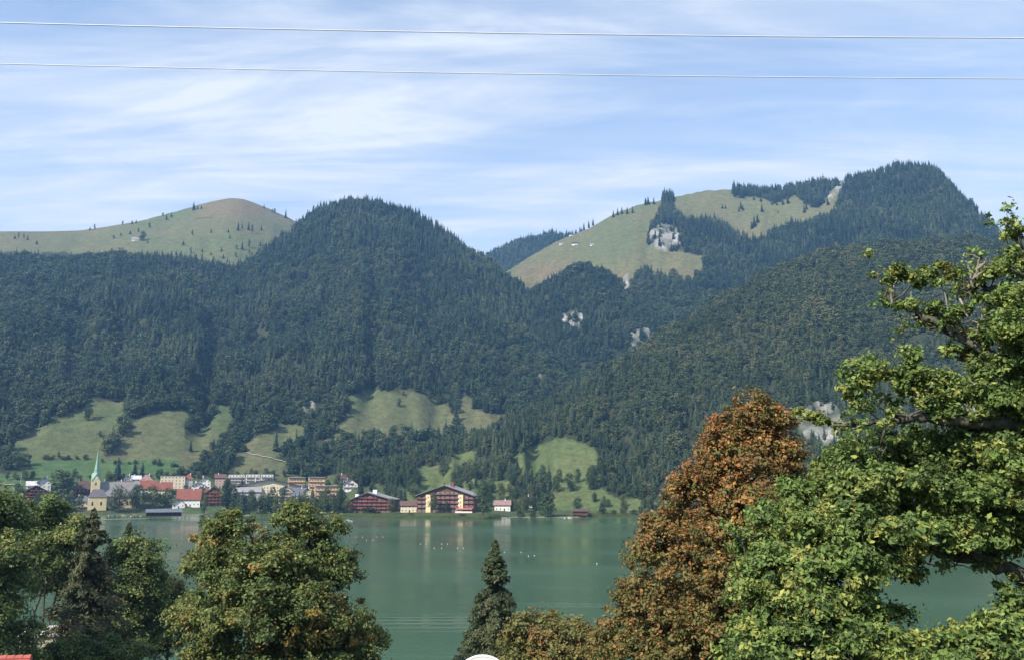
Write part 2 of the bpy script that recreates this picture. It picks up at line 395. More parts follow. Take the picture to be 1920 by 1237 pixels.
col = np.where((me_m & ~isalp)[..., None], grass, col)
col = np.where((me_m & isalp)[..., None], alp, col)
# the sun-dried top of the grassy hill, and dry turf on the lower side of the far pasture
dry = np.clip(1 - np.hypot((PXG - 440) / 110, (PYG - 385) / 34), 0, 1) * (LG == 2) + np.clip(1 - np.hypot((PXG - 1040) / 90, (PYG - 512) / 24), 0, 1) * (LG == 4)
col = lerp(col, (0.150, 0.118, 0.066), np.clip(dry * 1.3, 0, 0.85) * me_m)
col = np.where((me_m & (LG == 6))[..., None], lowg, col)
fld = (LG == 1) & me_m & (PYG > 862) & (PXG < 340)
basel = (LG == 0) & (DG > 600)
valley = lerp((0.050, 0.082, 0.028), (0.085, 0.090, 0.045), n2)
open_ = (LG == 1) & ~me_m & ((TG < 0.05) | ((PXG < 335) & (PYG > 858) & (PXG > 84 - (PYG - 858) * 1.5)) | ((PXG < 560) & (PYG > 890))) | ((LG == 6) & (PXG < 720) & (PYG > 890))
col = np.where(open_[..., None], lerp((0.055, 0.085, 0.032), (0.085, 0.095, 0.045), n2), col)
col = np.where(basel[..., None], valley, col)
bright = fld | (basel & (PXG < 330) & (PYG < 930)) | (basel & (PXG > 330) & (PXG < 425) & (PYG > 950))
col = np.where(bright[..., None], lerp((0.060, 0.112, 0.042), (0.074, 0.120, 0.046), n2), col)
n3 = np.clip(fbm(XG / 14, YG / 14, 44, 3) * 2.6 + .5, 0, 1)
rock = lerp((0.07, 0.08, 0.055), (0.34, 0.33, 0.31), np.clip(n3 * .8 + n2 * .5 - .15, 0, 1))
col = np.where(ro_m[..., None], rock, col)
near = (LG == 0) & (DG <= 600)
col = np.where(near[..., None], lerp((0.045, 0.07, 0.02), (0.08, 0.075, 0.04), n2), col)
shore = (LG == 0) & (DG > 600) & (ZG < 0.75)
col = np.where(shore[..., None], lerp((0.16, 0.15, 0.10), (0.25, 0.23, 0.18), n2), col)
R_, C_ = AG.shape
i, j = np.meshgrid(np.arange(R_ - 1), np.arange(C_), indexing='ij')
j2 = (j + 1) % C_
Q = np.stack([i * C_ + j, (i + 1) * C_ + j, (i + 1) * C_ + j2, i * C_ + j2], -1).reshape(-1, 4)[:, ::-1]
m, n, l = new_mat('terrain')
a = n.new('ShaderNodeAttribute'); a.attribute_name = 'leaf'
geo = n.new('ShaderNodeNewGeometry')
no = n.new('ShaderNodeTexNoise'); no.inputs['Scale'].default_value = 0.09; no.inputs['Detail'].default_value = 8; no.inputs['Roughness'].default_value = 0.65
l.new(geo.outputs['Position'], no.inputs['Vector'])
mr = n.new('ShaderNodeMapRange'); l.new(no.outputs[0], mr.inputs[0]); mr.inputs[1].default_value = .3; mr.inputs[2].default_value = .7; mr.inputs[3].default_value = 0.68; mr.inputs[4].default_value = 1.22
no2 = n.new('ShaderNodeTexNoise'); no2.inputs['Scale'].default_value = 0.28; no2.inputs['Detail'].default_value = 6; no2.inputs['Roughness'].default_value = 0.75; l.new(geo.outputs['Position'], no2.inputs['Vector'])
mr2 = n.new('ShaderNodeMapRange'); l.new(no2.outputs[0], mr2.inputs[0]); mr2.inputs[1].default_value = .34; mr2.inputs[2].default_value = .5; mr2.inputs[3].default_value = 0.55; mr2.inputs[4].default_value = 1.0
vs = n.new('ShaderNodeVectorMath'); vs.operation = 'SCALE'; l.new(a.outputs['Color'], vs.inputs[0]); l.new(math_node(n, l, 'MULTIPLY', mr.outputs[0], mr2.outputs[0]), vs.inputs['Scale'])
b = n.new('ShaderNodeBsdfPrincipled'); l.new(vs.outputs[0], b.inputs['Base Color']); b.inputs['Roughness'].default_value = 0.95; b.inputs['Specular IOR Level'].default_value = 0.1
bu = n.new('ShaderNodeBump'); bu.inputs['Strength'].default_value = 0.9; bu.inputs['Distance'].default_value = 2.0; l.new(no.outputs[0], bu.inputs['Height']); l.new(bu.outputs[0], b.inputs['Normal'])
o = n.new('ShaderNodeOutputMaterial'); l.new(b.outputs[0], o.inputs[0])
V = np.stack([XG, YG, ZG], -1).reshape(-1, 3)
link('terrain', mesh_np('terrain', V, Q, [m], smooth=True, col=col.reshape(-1, 3)), kind='structure')

# ------------------------------------------------------------------ lake
m, n, l = new_mat('lake_water')
geo = n.new('ShaderNodeNewGeometry')
def wave(sx, sy, scale, detail, rot=0.0):
    mp = n.new('ShaderNodeMapping'); mp.inputs['Scale'].default_value = (sx, sy, 1); mp.inputs['Rotation'].default_value = (0, 0, rot)
    l.new(geo.outputs['Position'], mp.inputs[0])
    q = n.new('ShaderNodeTexNoise'); q.inputs['Scale'].default_value = scale; q.inputs['Detail'].default_value = detail; l.new(mp.outputs[0], q.inputs['Vector'])
    return q.outputs[0]
w1 = wave(0.55, 1.0, 0.55, 5, 0.12); w2 = wave(0.06, 0.3, 0.12, 4, -0.06)
patch = n.new('ShaderNodeMapRange'); l.new(wave(0.35, 1.0, 0.012, 3, 0.05), patch.inputs[0]); patch.inputs[1].default_value = .4; patch.inputs[2].default_value = .62; patch.inputs[3].default_value = 0.25; patch.inputs[4].default_value = 1.0
hgt = math_node(n, l, 'ADD', math_node(n, l, 'MULTIPLY', w1, patch.outputs[0]), math_node(n, l, 'MULTIPLY', w2, 0.7))
def train(px, py, rx, ry, wl_, rot):
    """the wake of a passed boat: a few parallel waves"""
    az_, te_ = pix_azel(px, py); d_ = CAMZ / -te_; x0, y0 = math.sin(az_) * d_, math.cos(az_) * d_
    mp = n.new('ShaderNodeMapping'); mp.vector_type = 'TEXTURE'; mp.inputs['Location'].default_value = (x0, y0, 0); mp.inputs['Rotation'].default_value = (0, 0, rot); mp.inputs['Scale'].default_value = (rx, ry, 1)
    l.new(geo.outputs['Position'], mp.inputs[0])
    gr = n.new('ShaderNodeTexGradient'); gr.gradient_type = 'QUADRATIC_SPHERE'; l.new(mp.outputs[0], gr.inputs[0])
    sx = n.new('ShaderNodeSeparateXYZ'); l.new(mp.outputs[0], sx.inputs[0])
    jit = math_node(n, l, 'ADD', math_node(n, l, 'MULTIPLY', w2, 14.0), math_node(n, l, 'MULTIPLY', w1, 4.0))
    sn = math_node(n, l, 'SINE', math_node(n, l, 'ADD', math_node(n, l, 'MULTIPLY', sx.outputs[1], ry * 6.283 / wl_), jit), 0)
    return math_node(n, l, 'MULTIPLY', math_node(n, l, 'MULTIPLY', sn, gr.outputs[1]), 0.55)
for tr in [(790, 1165, 34, 22, 5.0, .02), (1060, 1133, 30, 8, 4.5, -.10), (1035, 1100, 24, 5, 5.0, -.08), (895, 1072, 22, 4, 6.0, -.02), (800, 1043, 40, 4, 7.0, .0), (1020, 1023, 45, 5, 8.0, -.03)]:
    hgt = math_node(n, l, 'ADD', hgt, train(*tr))
bu = n.new('ShaderNodeBump'); bu.inputs['Strength'].default_value = 0.5; bu.inputs['Distance'].default_value = 0.5; l.new(hgt, bu.inputs['Height'])
b = n.new('ShaderNodeBsdfPrincipled')
cr = n.new('ShaderNodeMix'); cr.data_type = 'RGBA'; l.new(patch.outputs[0], cr.inputs[0]); cr.inputs[6].default_value = (0.044, 0.092, 0.052, 1); cr.inputs[7].default_value = (0.050, 0.101, 0.058, 1)
l.new(cr.outputs[2], b.inputs['Base Color']); rr_ = n.new('ShaderNodeMapRange'); l.new(patch.outputs[0], rr_.inputs[0]); rr_.inputs[1].default_value = .25; rr_.inputs[3].default_value = .10; rr_.inputs[4].default_value = .20; l.new(rr_.outputs[0], b.inputs['Roughness']); b.inputs['IOR'].default_value = 1.33; b.inputs['Specular IOR Level'].default_value = 0.5
l.new(bu.outputs[0], b.inputs['Normal'])
o = n.new('ShaderNodeOutputMaterial'); l.new(b.outputs[0], o.inputs[0])
gx = np.linspace(-1700, 1700, 69); gy = np.linspace(125, 1000, 36)
GX, GY = np.meshgrid(gx, gy); nx = len(gx)
i, j = np.meshgrid(np.arange(len(gy) - 1), np.arange(nx - 1), indexing='ij')
Q = np.stack([i * nx + j, i * nx + j + 1, (i + 1) * nx + j + 1, (i + 1) * nx + j], -1).reshape(-1, 4)
link('lake_water', mesh_np('lake_water', np.stack([GX, GY, 0 * GX], -1).reshape(-1, 3), Q, [m]), kind='structure')

# ------------------------------------------------------------------ haze
hb = MB(); hb.box(-6400, 6400, -6400, 6400, -8, 1120)
m, n, l = new_mat('haze')
pvn = n.new('ShaderNodeVolumePrincipled'); pvn.inputs['Color'].default_value = (0.26, 0.54, 1.0, 1); pvn.inputs['Density'].default_value = 0.000108; pvn.inputs['Anisotropy'].default_value = 0.15
o = n.new('ShaderNodeOutputMaterial'); l.new(pvn.outputs[0], o.inputs['Volume'])
hz = hb.build('haze', m); hz['kind'] = 'stuff'

# ------------------------------------------------------------------ tree shapes seen from afar (unit height)
def leaf_quads(P, N, L, W, rng, droop=0.0):
    """diamond leaves at P facing N"""
    N = N / np.maximum(np.linalg.norm(N, axis=1, keepdims=True), 1e-9)
    r = rng.normal(size=P.shape); T = np.cross(N, r); T /= np.maximum(np.linalg.norm(T, axis=1, keepdims=True), 1e-9)
    B = np.cross(N, T)
    L = np.asarray(L).reshape(-1, 1); W = np.asarray(W).reshape(-1, 1)
    V = np.stack([P - T * L * .5, P + B * W * .5 + N * W * .12, P + T * L * .5 - N * L * .1, P - B * W * .5 + N * W * .12], 1).reshape(-1, 3)
    Q = np.arange(len(V)).reshape(-1, 4)
    return V, Q
def spruce_far(seed, tiers=15, per=9):
    """unit spruce: drooping fronds in tiers"""
    r = np.random.default_rng(seed); V = []; Q = []; C = []; o = 0
    for t in range(tiers):
        h = 0.10 + 0.9 * t / tiers; R = 0.165 * (1 - (t + .3) / (tiers + .3)) ** 0.85 + 0.006
        for k in range(per if t < tiers * .7 else per - 3):
            a = 2 * np.pi * (k + r.random()) / per; rr = R * r.uniform(0.65, 1.2); w = 0.45 + 0.25 * r.random()
            hh = h + r.uniform(-.02, .02); dz = -rr * r.uniform(0.25, 0.6)
            def p(ang, rad, z): return (np.cos(ang) * rad, np.sin(ang) * rad, z)
            V += [p(a, .01, hh + .045), p(a - w, rr * .62, hh + dz * .5), p(a, rr, hh + dz), p(a + w, rr * .62, hh + dz * .5)]
            Q.append((o, o + 1, o + 2, o + 3)); o += 4
            C += [[r.uniform(.75, 1.2)] * 3] * 4
    V += [(0.012, 0, .9), (-.006, .01, .9), (-.006, -.01, .9), (0, 0, 1.02)]; Q += [(o, o + 1, o + 3, o + 3)]; C += [[1, 1, 1]] * 4
    Q = np.array(Q[:-1])
    return np.array(V)[:o], Q, np.array(C)[:o]
def leafy_far(seed, n=420, wid=0.34, base=0.14, leaf=0.085, lobes=11, top=1.0, pointy=0.0):
    """unit broad-leaved crown: leaf clumps spread over many lobes"""
    r = np.random.default_rng(seed)
    c = []; 
    for k in range(lobes):
        h = r.uniform(0, 1); a = r.uniform(0, 2 * np.pi)
        prof = np.sqrt(max(0.05, 1 - (2 * h - 0.9) ** 2 * .85)) * (1 - pointy * h)
        q = wid * prof * r.uniform(.25, .62)
        c.append((np.cos(a) * q, np.sin(a) * q, base + .10 + h * (top - base - .22), r.uniform(.11, .19) * (wid / .34) ** .7))
    c.append((0, 0, (base + top) / 2, wid * .55)); c = np.array(c)
    k = r.integers(0, lobes + 1, n)
    u = r.normal(size=(n, 3)); u /= np.linalg.norm(u, axis=1, keepdims=True); u[:, 2] = np.abs(u[:, 2]) * np.where(r.random(n) < .75, 1, -1)
    P = c[k, :3] + u * (c[k, 3] * r.uniform(.7, 1.08, n))[:, None]
    N = u + r.normal(size=(n, 3)) * .45
    V, Q = leaf_quads(P, N, leaf * r.uniform(.7, 1.4, n), leaf * r.uniform(.6, 1.1, n), r)
    C = np.repeat((r.uniform(.72, 1.18, n) * r.uniform(.85, 1.12, lobes + 1)[k])[:, None].repeat(3, 1), 4, 0)
    V[:, 2] = np.maximum(V[:, 2], .02)
    return V, Q, C
def trunk_far(h=0.35, r0=0.02, r1=0.012):
    V, Q = tube_np(np.array([(0, 0, -.03), (0.004, 0, h * .5), (0, 0.003, h)]), np.array([r0 * 1.3, r0, r1]), 6)
    return V, Q
# ------------------------------------------------------------------ forest on the mountains (one mass; thousands of trees)
M_SPR = leaf_mat('spruce_needles_far', 'inst', (0.014, 0.032, 0.018), (0.032, 0.058, 0.029), (0.082, 0.112, 0.050), trans=0.1)
M_LEAF_R = leaf_mat('ridge_beech_far', 'inst', (0.044, 0.070, 0.020), (0.074, 0.098, 0.032), (0.128, 0.134, 0.050), trans=0.15)
M_SPR_R = leaf_mat('ridge_spruce_far', 'inst', (0.020, 0.040, 0.018), (0.044, 0.068, 0.028), (0.095, 0.118, 0.046), trans=0.1)
M_LEAF = leaf_mat('beech_leaves_far', 'inst', (0.030, 0.064, 0.024), (0.058, 0.094, 0.036), (0.110, 0.130, 0.056), trans=0.15)
def make_protos(ms, ml):
    out = []
    for k in range(4):
        V, Q, C = spruce_far(100 + k, tiers=13 + k, per=8); out.append(mesh_np('spruce_shape', V, Q, [ms], col=C))
    for k in range(4):
        V, Q, C = leafy_far(200 + k, n=300, leaf=0.10, wid=[.34, .4, .3, .36][k]); out.append(mesh_np('beech_shape', V, Q, [ml], col=C))
    return out
def forest_points(n, lids, az_lim, d0, d1, seed):
    r = np.random.default_rng(seed)
    az = np.radians(r.uniform(-az_lim, az_lim, n)); d = np.sqrt(r.uniform(d0 ** 2, d1 ** 2, n))
    z, lid, t = HZ(az, d)
    me, ro, px, py = surface(az, d, z, lid)
    dc = np.zeros(n)
    for i, l_ in enumerate(LAY):
        m_ = lid == i + 1; dc[m_] = np.interp(az[m_], AZS, l_.d)[...]
    X, Y = np.sin(az) * d, np.cos(az) * d
    ok = np.isin(lid, lids) & ~me & ~ro & (d < dc + 60)
    ok &= ~((lid == 1) & (t < 0.05)) & ~((lid == 6) & (z < 3.0))
    ok &= ~((lid == 1) & (px < 335) & (py > 858) & (px > 84 - (py - 858) * 1.5)) & ~((lid == 1) & (px < 560) & (py > 890)) & ~((lid == 6) & (px < 720) & (py > 890))
    ok |= np.isin(lid, lids) & ro & (r.random(n) < .08)
    return X[ok], Y[ok], z[ok], lid[ok], t[ok], px[ok], py[ok], r
def make_forest(name, n, lids, d0, d1, seed, kind_fn, hgt, protos):
    X, Y, Z, lid, t, px, py, r = forest_points(n, lids, 33.5, d0, d1, seed)
    cnt = len(X)
    leafy = r.random(cnt) < kind_fn(X, Y, t, px, py)
    hgt = hgt * np.interp(np.hypot(X, Y), [850, 1000, 1400, 2000], [.72, .8, 1.0, 1.1])
    h = np.where(leafy, r.uniform(.58, .85, cnt), r.uniform(.70, 1.15, cnt)) * hgt * (0.68 + 0.6 * vnoise(X / 45, Y / 45, 3)) * np.where(r.random(cnt) < .08, 1.25, 1)
    wv = np.where(leafy, r.uniform(1.0, 1.45, cnt), r.uniform(1.0, 1.5, cnt))
    k = np.where(leafy, 4 + r.integers(0, 4, cnt), r.integers(0, 4, cnt))
    tint = np.clip(0.46 + 1.0 * fbm(X / 90, Y / 90, 77, 3) + r.normal(0, .30, cnt), 0, 1)
    me = bpy.data.meshes.new(name); me.vertices.add(cnt)
    me.vertices.foreach_set('co', np.stack([X, Y, Z - .5], -1).astype(np.float32).ravel())
    a = me.attributes.new('scl', 'FLOAT_VECTOR', 'POINT'); a.data.foreach_set('vector', np.stack([h * wv, h * wv, h], -1).astype(np.float32).ravel())
    a = me.attributes.new('rot', 'FLOAT_VECTOR', 'POINT'); a.data.foreach_set('vector', np.stack([r.normal(0, .03, cnt), r.normal(0, .03, cnt), r.uniform(0, 6.28, cnt)], -1).astype(np.float32).ravel())
    a = me.attributes.new('pick', 'INT', 'POINT'); a.data.foreach_set('value', k.astype(np.int32))
    a = me.attributes.new('tint', 'FLOAT', 'POINT'); a.data.foreach_set('value', tint.astype(np.float32))
    ob = link(name, me, kind='stuff')
    ng = bpy.data.node_groups.new(name, 'GeometryNodeTree')
    ng.interface.new_socket('Geometry', in_out='INPUT', socket_type='NodeSocketGeometry'); ng.interface.new_socket('Geometry', in_out='OUTPUT', socket_type='NodeSocketGeometry')
    N_, L_ = ng.nodes, ng.links
    gi, go = N_.new('NodeGroupInput'), N_.new('NodeGroupOutput')
    jn = N_.new('GeometryNodeJoinGeometry')
    for pm in reversed(protos):
        po = bpy.data.objects.new(pm.name, pm)
        oi = N_.new('GeometryNodeObjectInfo'); oi.inputs[0].default_value = po; oi.inputs['As Instance'].default_value = False
        g2 = N_.new('GeometryNodeGeometryToInstance'); L_.new(oi.outputs['Geometry'], g2.inputs[0]); L_.new(g2.outputs[0], jn.inputs[0])
    ip = N_.new('GeometryNodeInstanceOnPoints'); L_.new(gi.outputs[0], ip.inputs['Points']); L_.new(jn.outputs[0], ip.inputs['Instance']); ip.inputs['Pick Instance'].default_value = True
    def named(nm, ty):
        q = N_.new('GeometryNodeInputNamedAttribute'); q.data_type = ty; q.inputs[0].default_value = nm; return q.outputs[0]
    L_.new(named('pick', 'INT'), ip.inputs['Instance Index']); L_.new(named('scl', 'FLOAT_VECTOR'), ip.inputs['Scale'])
    L_.new(named('rot', 'FLOAT_VECTOR'), ip.inputs['Rotation'])
    L_.new(ip.outputs[0], go.inputs[0])
    md = ob.modifiers.new('trees', 'NODES'); md.node_group = ng
    return cnt
sig = lambda x: 1 / (1 + np.exp(-x))
NT = make_forest('forest', 100000, [1, 4, 5, 3], 900, 3060, 5,
    lambda X, Y, t, px, py: np.clip(0.36 + 1.8 * fbm(X / 160, Y / 160, 90, 3) + 0.35 * sig((py - 560) / 40), 0.02, .85) * np.where(py < 480, .35, 1), 22, make_protos(M_SPR, M_LEAF))
NT += make_forest('ridge_forest', 26000, [6], 815, 1620, 6,
    lambda X, Y, t, px, py: np.clip(0.25 + 0.75 * sig((t - .5) * 12) * sig((px - 1150) / 40) + 1.2 * fbm(X / 120, Y / 120, 95, 3), 0.03, .95), 22, make_protos(M_SPR_R, M_LEAF_R))
print('forest trees', NT)
# ------------------------------------------------------------------ foreground trees
def bark(name, a, b, scale=3.0):
    m, n, l = new_mat(name)
    tcn = n.new('ShaderNodeTexCoord'); mp = n.new('ShaderNodeMapping'); mp.inputs['Scale'].default_value = (1, 1, .22); l.new(tcn.outputs['Object'], mp.inputs[0])
    no = n.new('ShaderNodeTexNoise'); no.inputs['Scale'].default_value = scale; no.inputs['Detail'].default_value = 8; no.inputs['Roughness'].default_value = .7; l.new(mp.outputs[0], no.inputs['Vector'])
    r = n.new('ShaderNodeValToRGB'); r.color_ramp.elements[0].position = .35; r.color_ramp.elements[1].position = .68; r.color_ramp.elements[0].color = (*a, 1); r.color_ramp.elements[1].color = (*b, 1); l.new(no.outputs[0], r.inputs[0])
    bs = n.new('ShaderNodeBsdfPrincipled'); bs.inputs['Roughness'].default_value = .9; bs.inputs['Specular IOR Level'].default_value = .15; l.new(r.outputs[0], bs.inputs['Base Color'])
    bu = n.new('ShaderNodeBump'); bu.inputs['Strength'].default_value = .6; bu.inputs['Distance'].default_value = .05; l.new(no.outputs[0], bu.inputs['Height']); l.new(bu.outputs[0], bs.inputs['Normal'])
    o = n.new('ShaderNodeOutputMaterial'); l.new(bs.outputs[0], o.inputs[0])
    return m
M_BARK = bark('bark', (0.022, 0.020, 0.015), (0.15, 0.145, 0.12), 4.5)
M_BARK_PALE = bark('bark_pale', (0.12, 0.105, 0.085), (0.36, 0.32, 0.27))
M_FOL = leaf_mat('foliage', 'attr', trans=0.30)
M_NEEDLE = leaf_mat('needles', 'attr', trans=0.08)
def px_blobs(D, blobs, seed, depth=1.0, sub=2):
    """crown lobes given as (px, py, rx, ry[, depth offset in metres]) -> centres and radii in metres, spread in depth over the crown"""
    r = np.random.default_rng(seed); out = []
    for b in blobs:
        s = D / F * 1.03
        rx, ry = b[2] * s, b[3] * s
        off = b[4] if len(b) > 4 else r.uniform(-1, 1) * depth
        c = at(b[0], b[1], D + off)
        out.append((*c, rx, (rx + ry) * .5 * min(1.4, 1 + .1 * depth), ry))
        for k in range(sub if rx > .35 else 0):                     # smaller side lobes break up the outline
            u = r.normal(size=3); u /= np.linalg.norm(u); f = r.uniform(.42, .68)
            out.append((*(c + u * np.array(out[-1 - k][3:6]) * (1.02 - f)), rx * f, (rx + ry) * .5 * f, max(rx, ry) * f * .9))
    return np.array(out)
def crown_leaves(B, n, L, pal, seed, rc=0.55, density=None, leaf_aspect=.62, flat=.5, inner=.25, pal2=None, rag=(.74, 1.16)):
    """leaves in sprays over the surface (and some inside) of crown lobes B"""
    r = np.random.default_rng(seed)
    area = (B[:, 3] * B[:, 5] + B[:, 3] * B[:, 4] + B[:, 4] * B[:, 5]) ** 1.0
    nl = np.maximum((n * area / area.sum()).astype(int), 30)
    Ps, Ns, Cs = [], [], []
    pal = np.array(pal)
    for b, k in zip(B, nl):
        nc = max(7, int(2.9 * (b[3] * b[5]) / rc ** 2))
        u = r.normal(size=(nc, 3)); u /= np.linalg.norm(u, axis=1, keepdims=True)
        u[:, 2] = np.where(u[:, 2] < -.35, -u[:, 2] * .5, u[:, 2])
        rad = np.where(r.random(nc) < inner, r.uniform(.35, .8, nc), r.uniform(rag[0], rag[1], nc))
        S = b[:3] + u * rad[:, None] * b[3:6]
        sr = rc * r.uniform(.5, 1.25, nc)
        w = pal[:, 3] / pal[:, 3].sum()
        bc = r.choice(len(pal), p=w)
        cc = np.where(r.random(nc) < .45, bc, r.choice(len(pal), nc, p=w))
        pick = r.integers(0, nc, k)
        g = r.normal(size=(k, 3)) * np.array([.54, .54, .40])
        P = S[pick] + g * sr[pick][:, None]
        N = (u[pick] * .55 + g * .35 + np.array([0, 0, flat]) + r.normal(size=(k, 3)) * .55)
        ci = np.where(r.random(k) < .8, cc[pick], r.choice(len(pal), k, p=w))
        base_c = pal[ci, :3]
        if pal2 is not None:
            p2 = np.array(pal2); hz_ = (P[:, 2] - B[:, 2].min()) / np.ptp(B[:, 2]); low = r.random(k) > np.clip(hz_ * 1.45 - .26 + .4 * (r.random(nc)[pick] - .5), .08, .92)
            base_c = np.where(low[:, None], p2[r.choice(len(p2), k, p=p2[:, 3] / p2[:, 3].sum()), :3], base_c)
        C = base_c * (r.uniform(.72, 1.3, k) * r.uniform(.85, 1.15, nc)[pick])[:, None]
        Ps.append(P); Ns.append(N); Cs.append(C)
    P, N, C = np.concatenate(Ps), np.concatenate(Ns), np.concatenate(Cs)
    Ls = L * np.clip(r.lognormal(0, .3, len(P)), .5, 1.9)
    V, Q = leaf_quads(P, N, Ls, Ls * leaf_aspect, r)
    return V, Q, np.repeat(C, 4, 0)
def limb_path(a, b, r, n=7, wob=.08, sag=0.0):
    a, b = np.array(a, float), np.array(b, float); t = np.linspace(0, 1, n)[:, None]
    d = np.linalg.norm(b - a)
    p = a + (b - a) * t + np.array([0, 0, 1]) * sag * d * (4 * t * (1 - t))
    w = r.normal(size=(n, 3)) * wob * d; w[0] = 0; w[-1] *= .3
    return p + w * np.sin(t * np.pi) ** .7
def broadleaf(name, label, D, blobs, n, L, pal, seed, base_px, rc=.55, depth=2.0, trunk_r=.25, group=None, barkm=None, n_limbs=26, top=None, multi=1, **kw):
    B = px_blobs(D, blobs, seed, depth)
    r = np.random.default_rng(seed + 1)
    bx, by = at(base_px, 1200, D)[:2] * (D / np.hypot(*at(base_px, 1200, D)[:2]))
    gz = ground_xy(bx, by) - .25
    root = empty(name, (bx, by, gz), 0, label, 'tree', group)
    o3 = np.array([bx, by, gz])
    V, Q, C = crown_leaves(B, n, L, pal, seed, rc, **kw)
    tb = Tubes()
    ztop = B[:, 2].max() if top is None else top
    topx = B[np.argmax(B[:, 2])]
    trunks = []
    for q in range(multi):
        off = np.array([(q - (multi - 1) / 2) * 1.3, r.uniform(-.8, .8) * (multi > 1), 0])
        end = np.array([topx[0] * .65 + bx * .35, topx[1] * .5 + by * .5, ztop])
        p = limb_path(np.array([0, 0, 0]) + off, end - o3 + off * .3, r, 12, .012)
        rr = trunk_r * np.concatenate([[1.45, 1.12], np.linspace(1, .18, 10)])
        tb.add(p, rr, 9); trunks.append(p)
    link('trunk', tb.mesh('trunk', [barkm or M_BARK]), root)
    lb = Tubes()
    for k in range(n_limbs):
        b = B[k % len(B)]
        tgt = b[:3] + r.normal(size=3) * b[3:6] * .45 - o3
        p = trunks[k % len(trunks)]
        zz_ = np.clip(tgt[2] - np.hypot(*(tgt[:2] - p[-1][:2])) * r.uniform(.5, .9) - .4, p[2][2], p[-2][2])
        st = np.array([np.interp(zz_, p[:, 2], p[:, i_]) for i_ in range(3)])
        ln = np.linalg.norm(tgt - st)
        path = limb_path(st, tgt, r, 7, .05, .06)
        r0 = min(trunk_r * .5, .03 + ln * .017)
        lb.add(path, np.linspace(r0, .012, 7), 6)
        for s_ in range(4):
            q0 = path[r.integers(2, 6)]; q1 = q0 + r.normal(size=3) * .22 * ln + np.array([0, 0, .1 * ln])
            lb.add(limb_path(q0, q1, r, 4, .06), np.linspace(r0 * .42, .008, 4), 5)
    link('limbs', lb.mesh('limbs', [barkm or M_BARK]), root)
    V = V - o3
    link('crown', mesh_np('crown', V, Q, [M_FOL], col=C), root)
    return root
def spruce_near(name, label, D, top_px, half_px_at, base_px, n, pal, seed, group=None, shrink=1.0, needle=.2, dens=1.0, ragged=.25):
    """spruce: whorls of drooping boughs carrying hanging needle sprays; half_px_at = (py, half width in px)"""
    r = np.random.default_rng(seed)
    tip = at(*top_px, D); bx, by = tip[0], tip[1]
    gz = ground_xy(bx, by) - .3
    H = tip[2] - gz
    zq = at(top_px[0], half_px_at[0], D)[2]; slope = (half_px_at[1] * D / F) / (tip[2] - zq)
    root = empty(name, (bx, by, gz), 0, label, 'tree', group)
    tb = Tubes(); tb.add(limb_path((0, 0, 0), (0, 0, H), r, 10, .003), np.linspace(.011 * H + .05, .015, 10), 8)
    link('trunk', tb.mesh('trunk', [M_BARK]), root)
    Ps, Ns, Ls, Cs = [], [], [], []
    pal = np.array(pal); w = pal[:, 3] / pal[:, 3].sum()
    lb = Tubes()
    z = H * .08; boughs = []
    while z < H * .995:
        R = min(slope * (H - z) * 1.08 + .12, slope * H * .8)
        for k in range(int(r.integers(5, 9))):
            boughs.append((z + r.uniform(-.15, .15), r.uniform(0, 2 * np.pi), R * r.uniform(1 - ragged * 1.6, 1 + ragged * .6)))
        z += max(.16, .034 * (H - z) ** .9 + .1) * shrink
    tot = sum(b[2] ** 1.25 for b in boughs)
    for zb, a, R in boughs:
        m_ = 7; t = np.linspace(0, 1, m_)
        rad = R * t; dz = R * (.12 * t - .55 * t ** 2 + .16 * t ** 4)
        if zb > H * .8: dz = R * (.55 * t - .25 * t ** 2)
        p = np.stack([np.cos(a) * rad, np.sin(a) * rad, zb + dz], -1)
        if R > .5: lb.add(p, np.linspace(.012 + .012 * R, .006, m_), 4)
        k = max(10, int(n * dens * R ** 1.25 / tot))
        s = r.random(k) ** .75
        q = np.stack([np.interp(s, t, p[:, i_]) for i_ in range(3)], -1)
        side = np.array([-np.sin(a), np.cos(a), 0]); wd = .20 * R * (1 - s * .75) + .05
        q = q + side * (r.normal(size=k) * wd * .8)[:, None] + np.array([0, 0, -1]) * (np.abs(r.normal(size=k)) * (.06 + .10 * min(R, 2.5)))[:, None]
        Nn = r.normal(size=(k, 3)) * .6 + np.array([np.cos(a), np.sin(a), .55])
        cc = pal[r.choice(len(pal), p=w), :3] * r.uniform(.75, 1.2)
        c2 = pal[r.choice(len(pal), k, p=w), :3]
        Cs.append((cc * .6 + c2 * .4) * r.uniform(.7, 1.3, k)[:, None])
        Ps.append(q); Ns.append(Nn); Ls.append(needle * r.uniform(.6, 1.35, k))
    link('boughs', lb.mesh('boughs', [M_BARK]), root)
    P, N, L, C = np.concatenate(Ps), np.concatenate(Ns), np.concatenate(Ls), np.concatenate(Cs)
    V, Q = leaf_quads(P, N, L, L * .42, r)
    link('crown', mesh_np('crown', V, Q, [M_NEEDLE], col=np.repeat(C, 4, 0)), root)
    return root
MAPLE = [(0.124, 0.166, 0.049, 5), (0.094, 0.131, 0.041, 4), (0.176, 0.200, 0.062, 4), (0.228, 0.206, 0.061, 1.6), (0.318, 0.228, 0.062, 0.6)]
DARKG = [(0.093, 0.146, 0.053, 4), (0.124, 0.177, 0.062, 4), (0.178, 0.221, 0.076, 2), (0.244, 0.260, 0.081, 0.8)]
ORANGE = [(0.274, 0.135, 0.048, 4), (0.217, 0.122, 0.046, 3), (0.361, 0.187, 0.062, 2.6), (0.174, 0.135, 0.043, 3), (0.123, 0.132, 0.038, 3.2), (0.390, 0.235, 0.072, 0.9)]
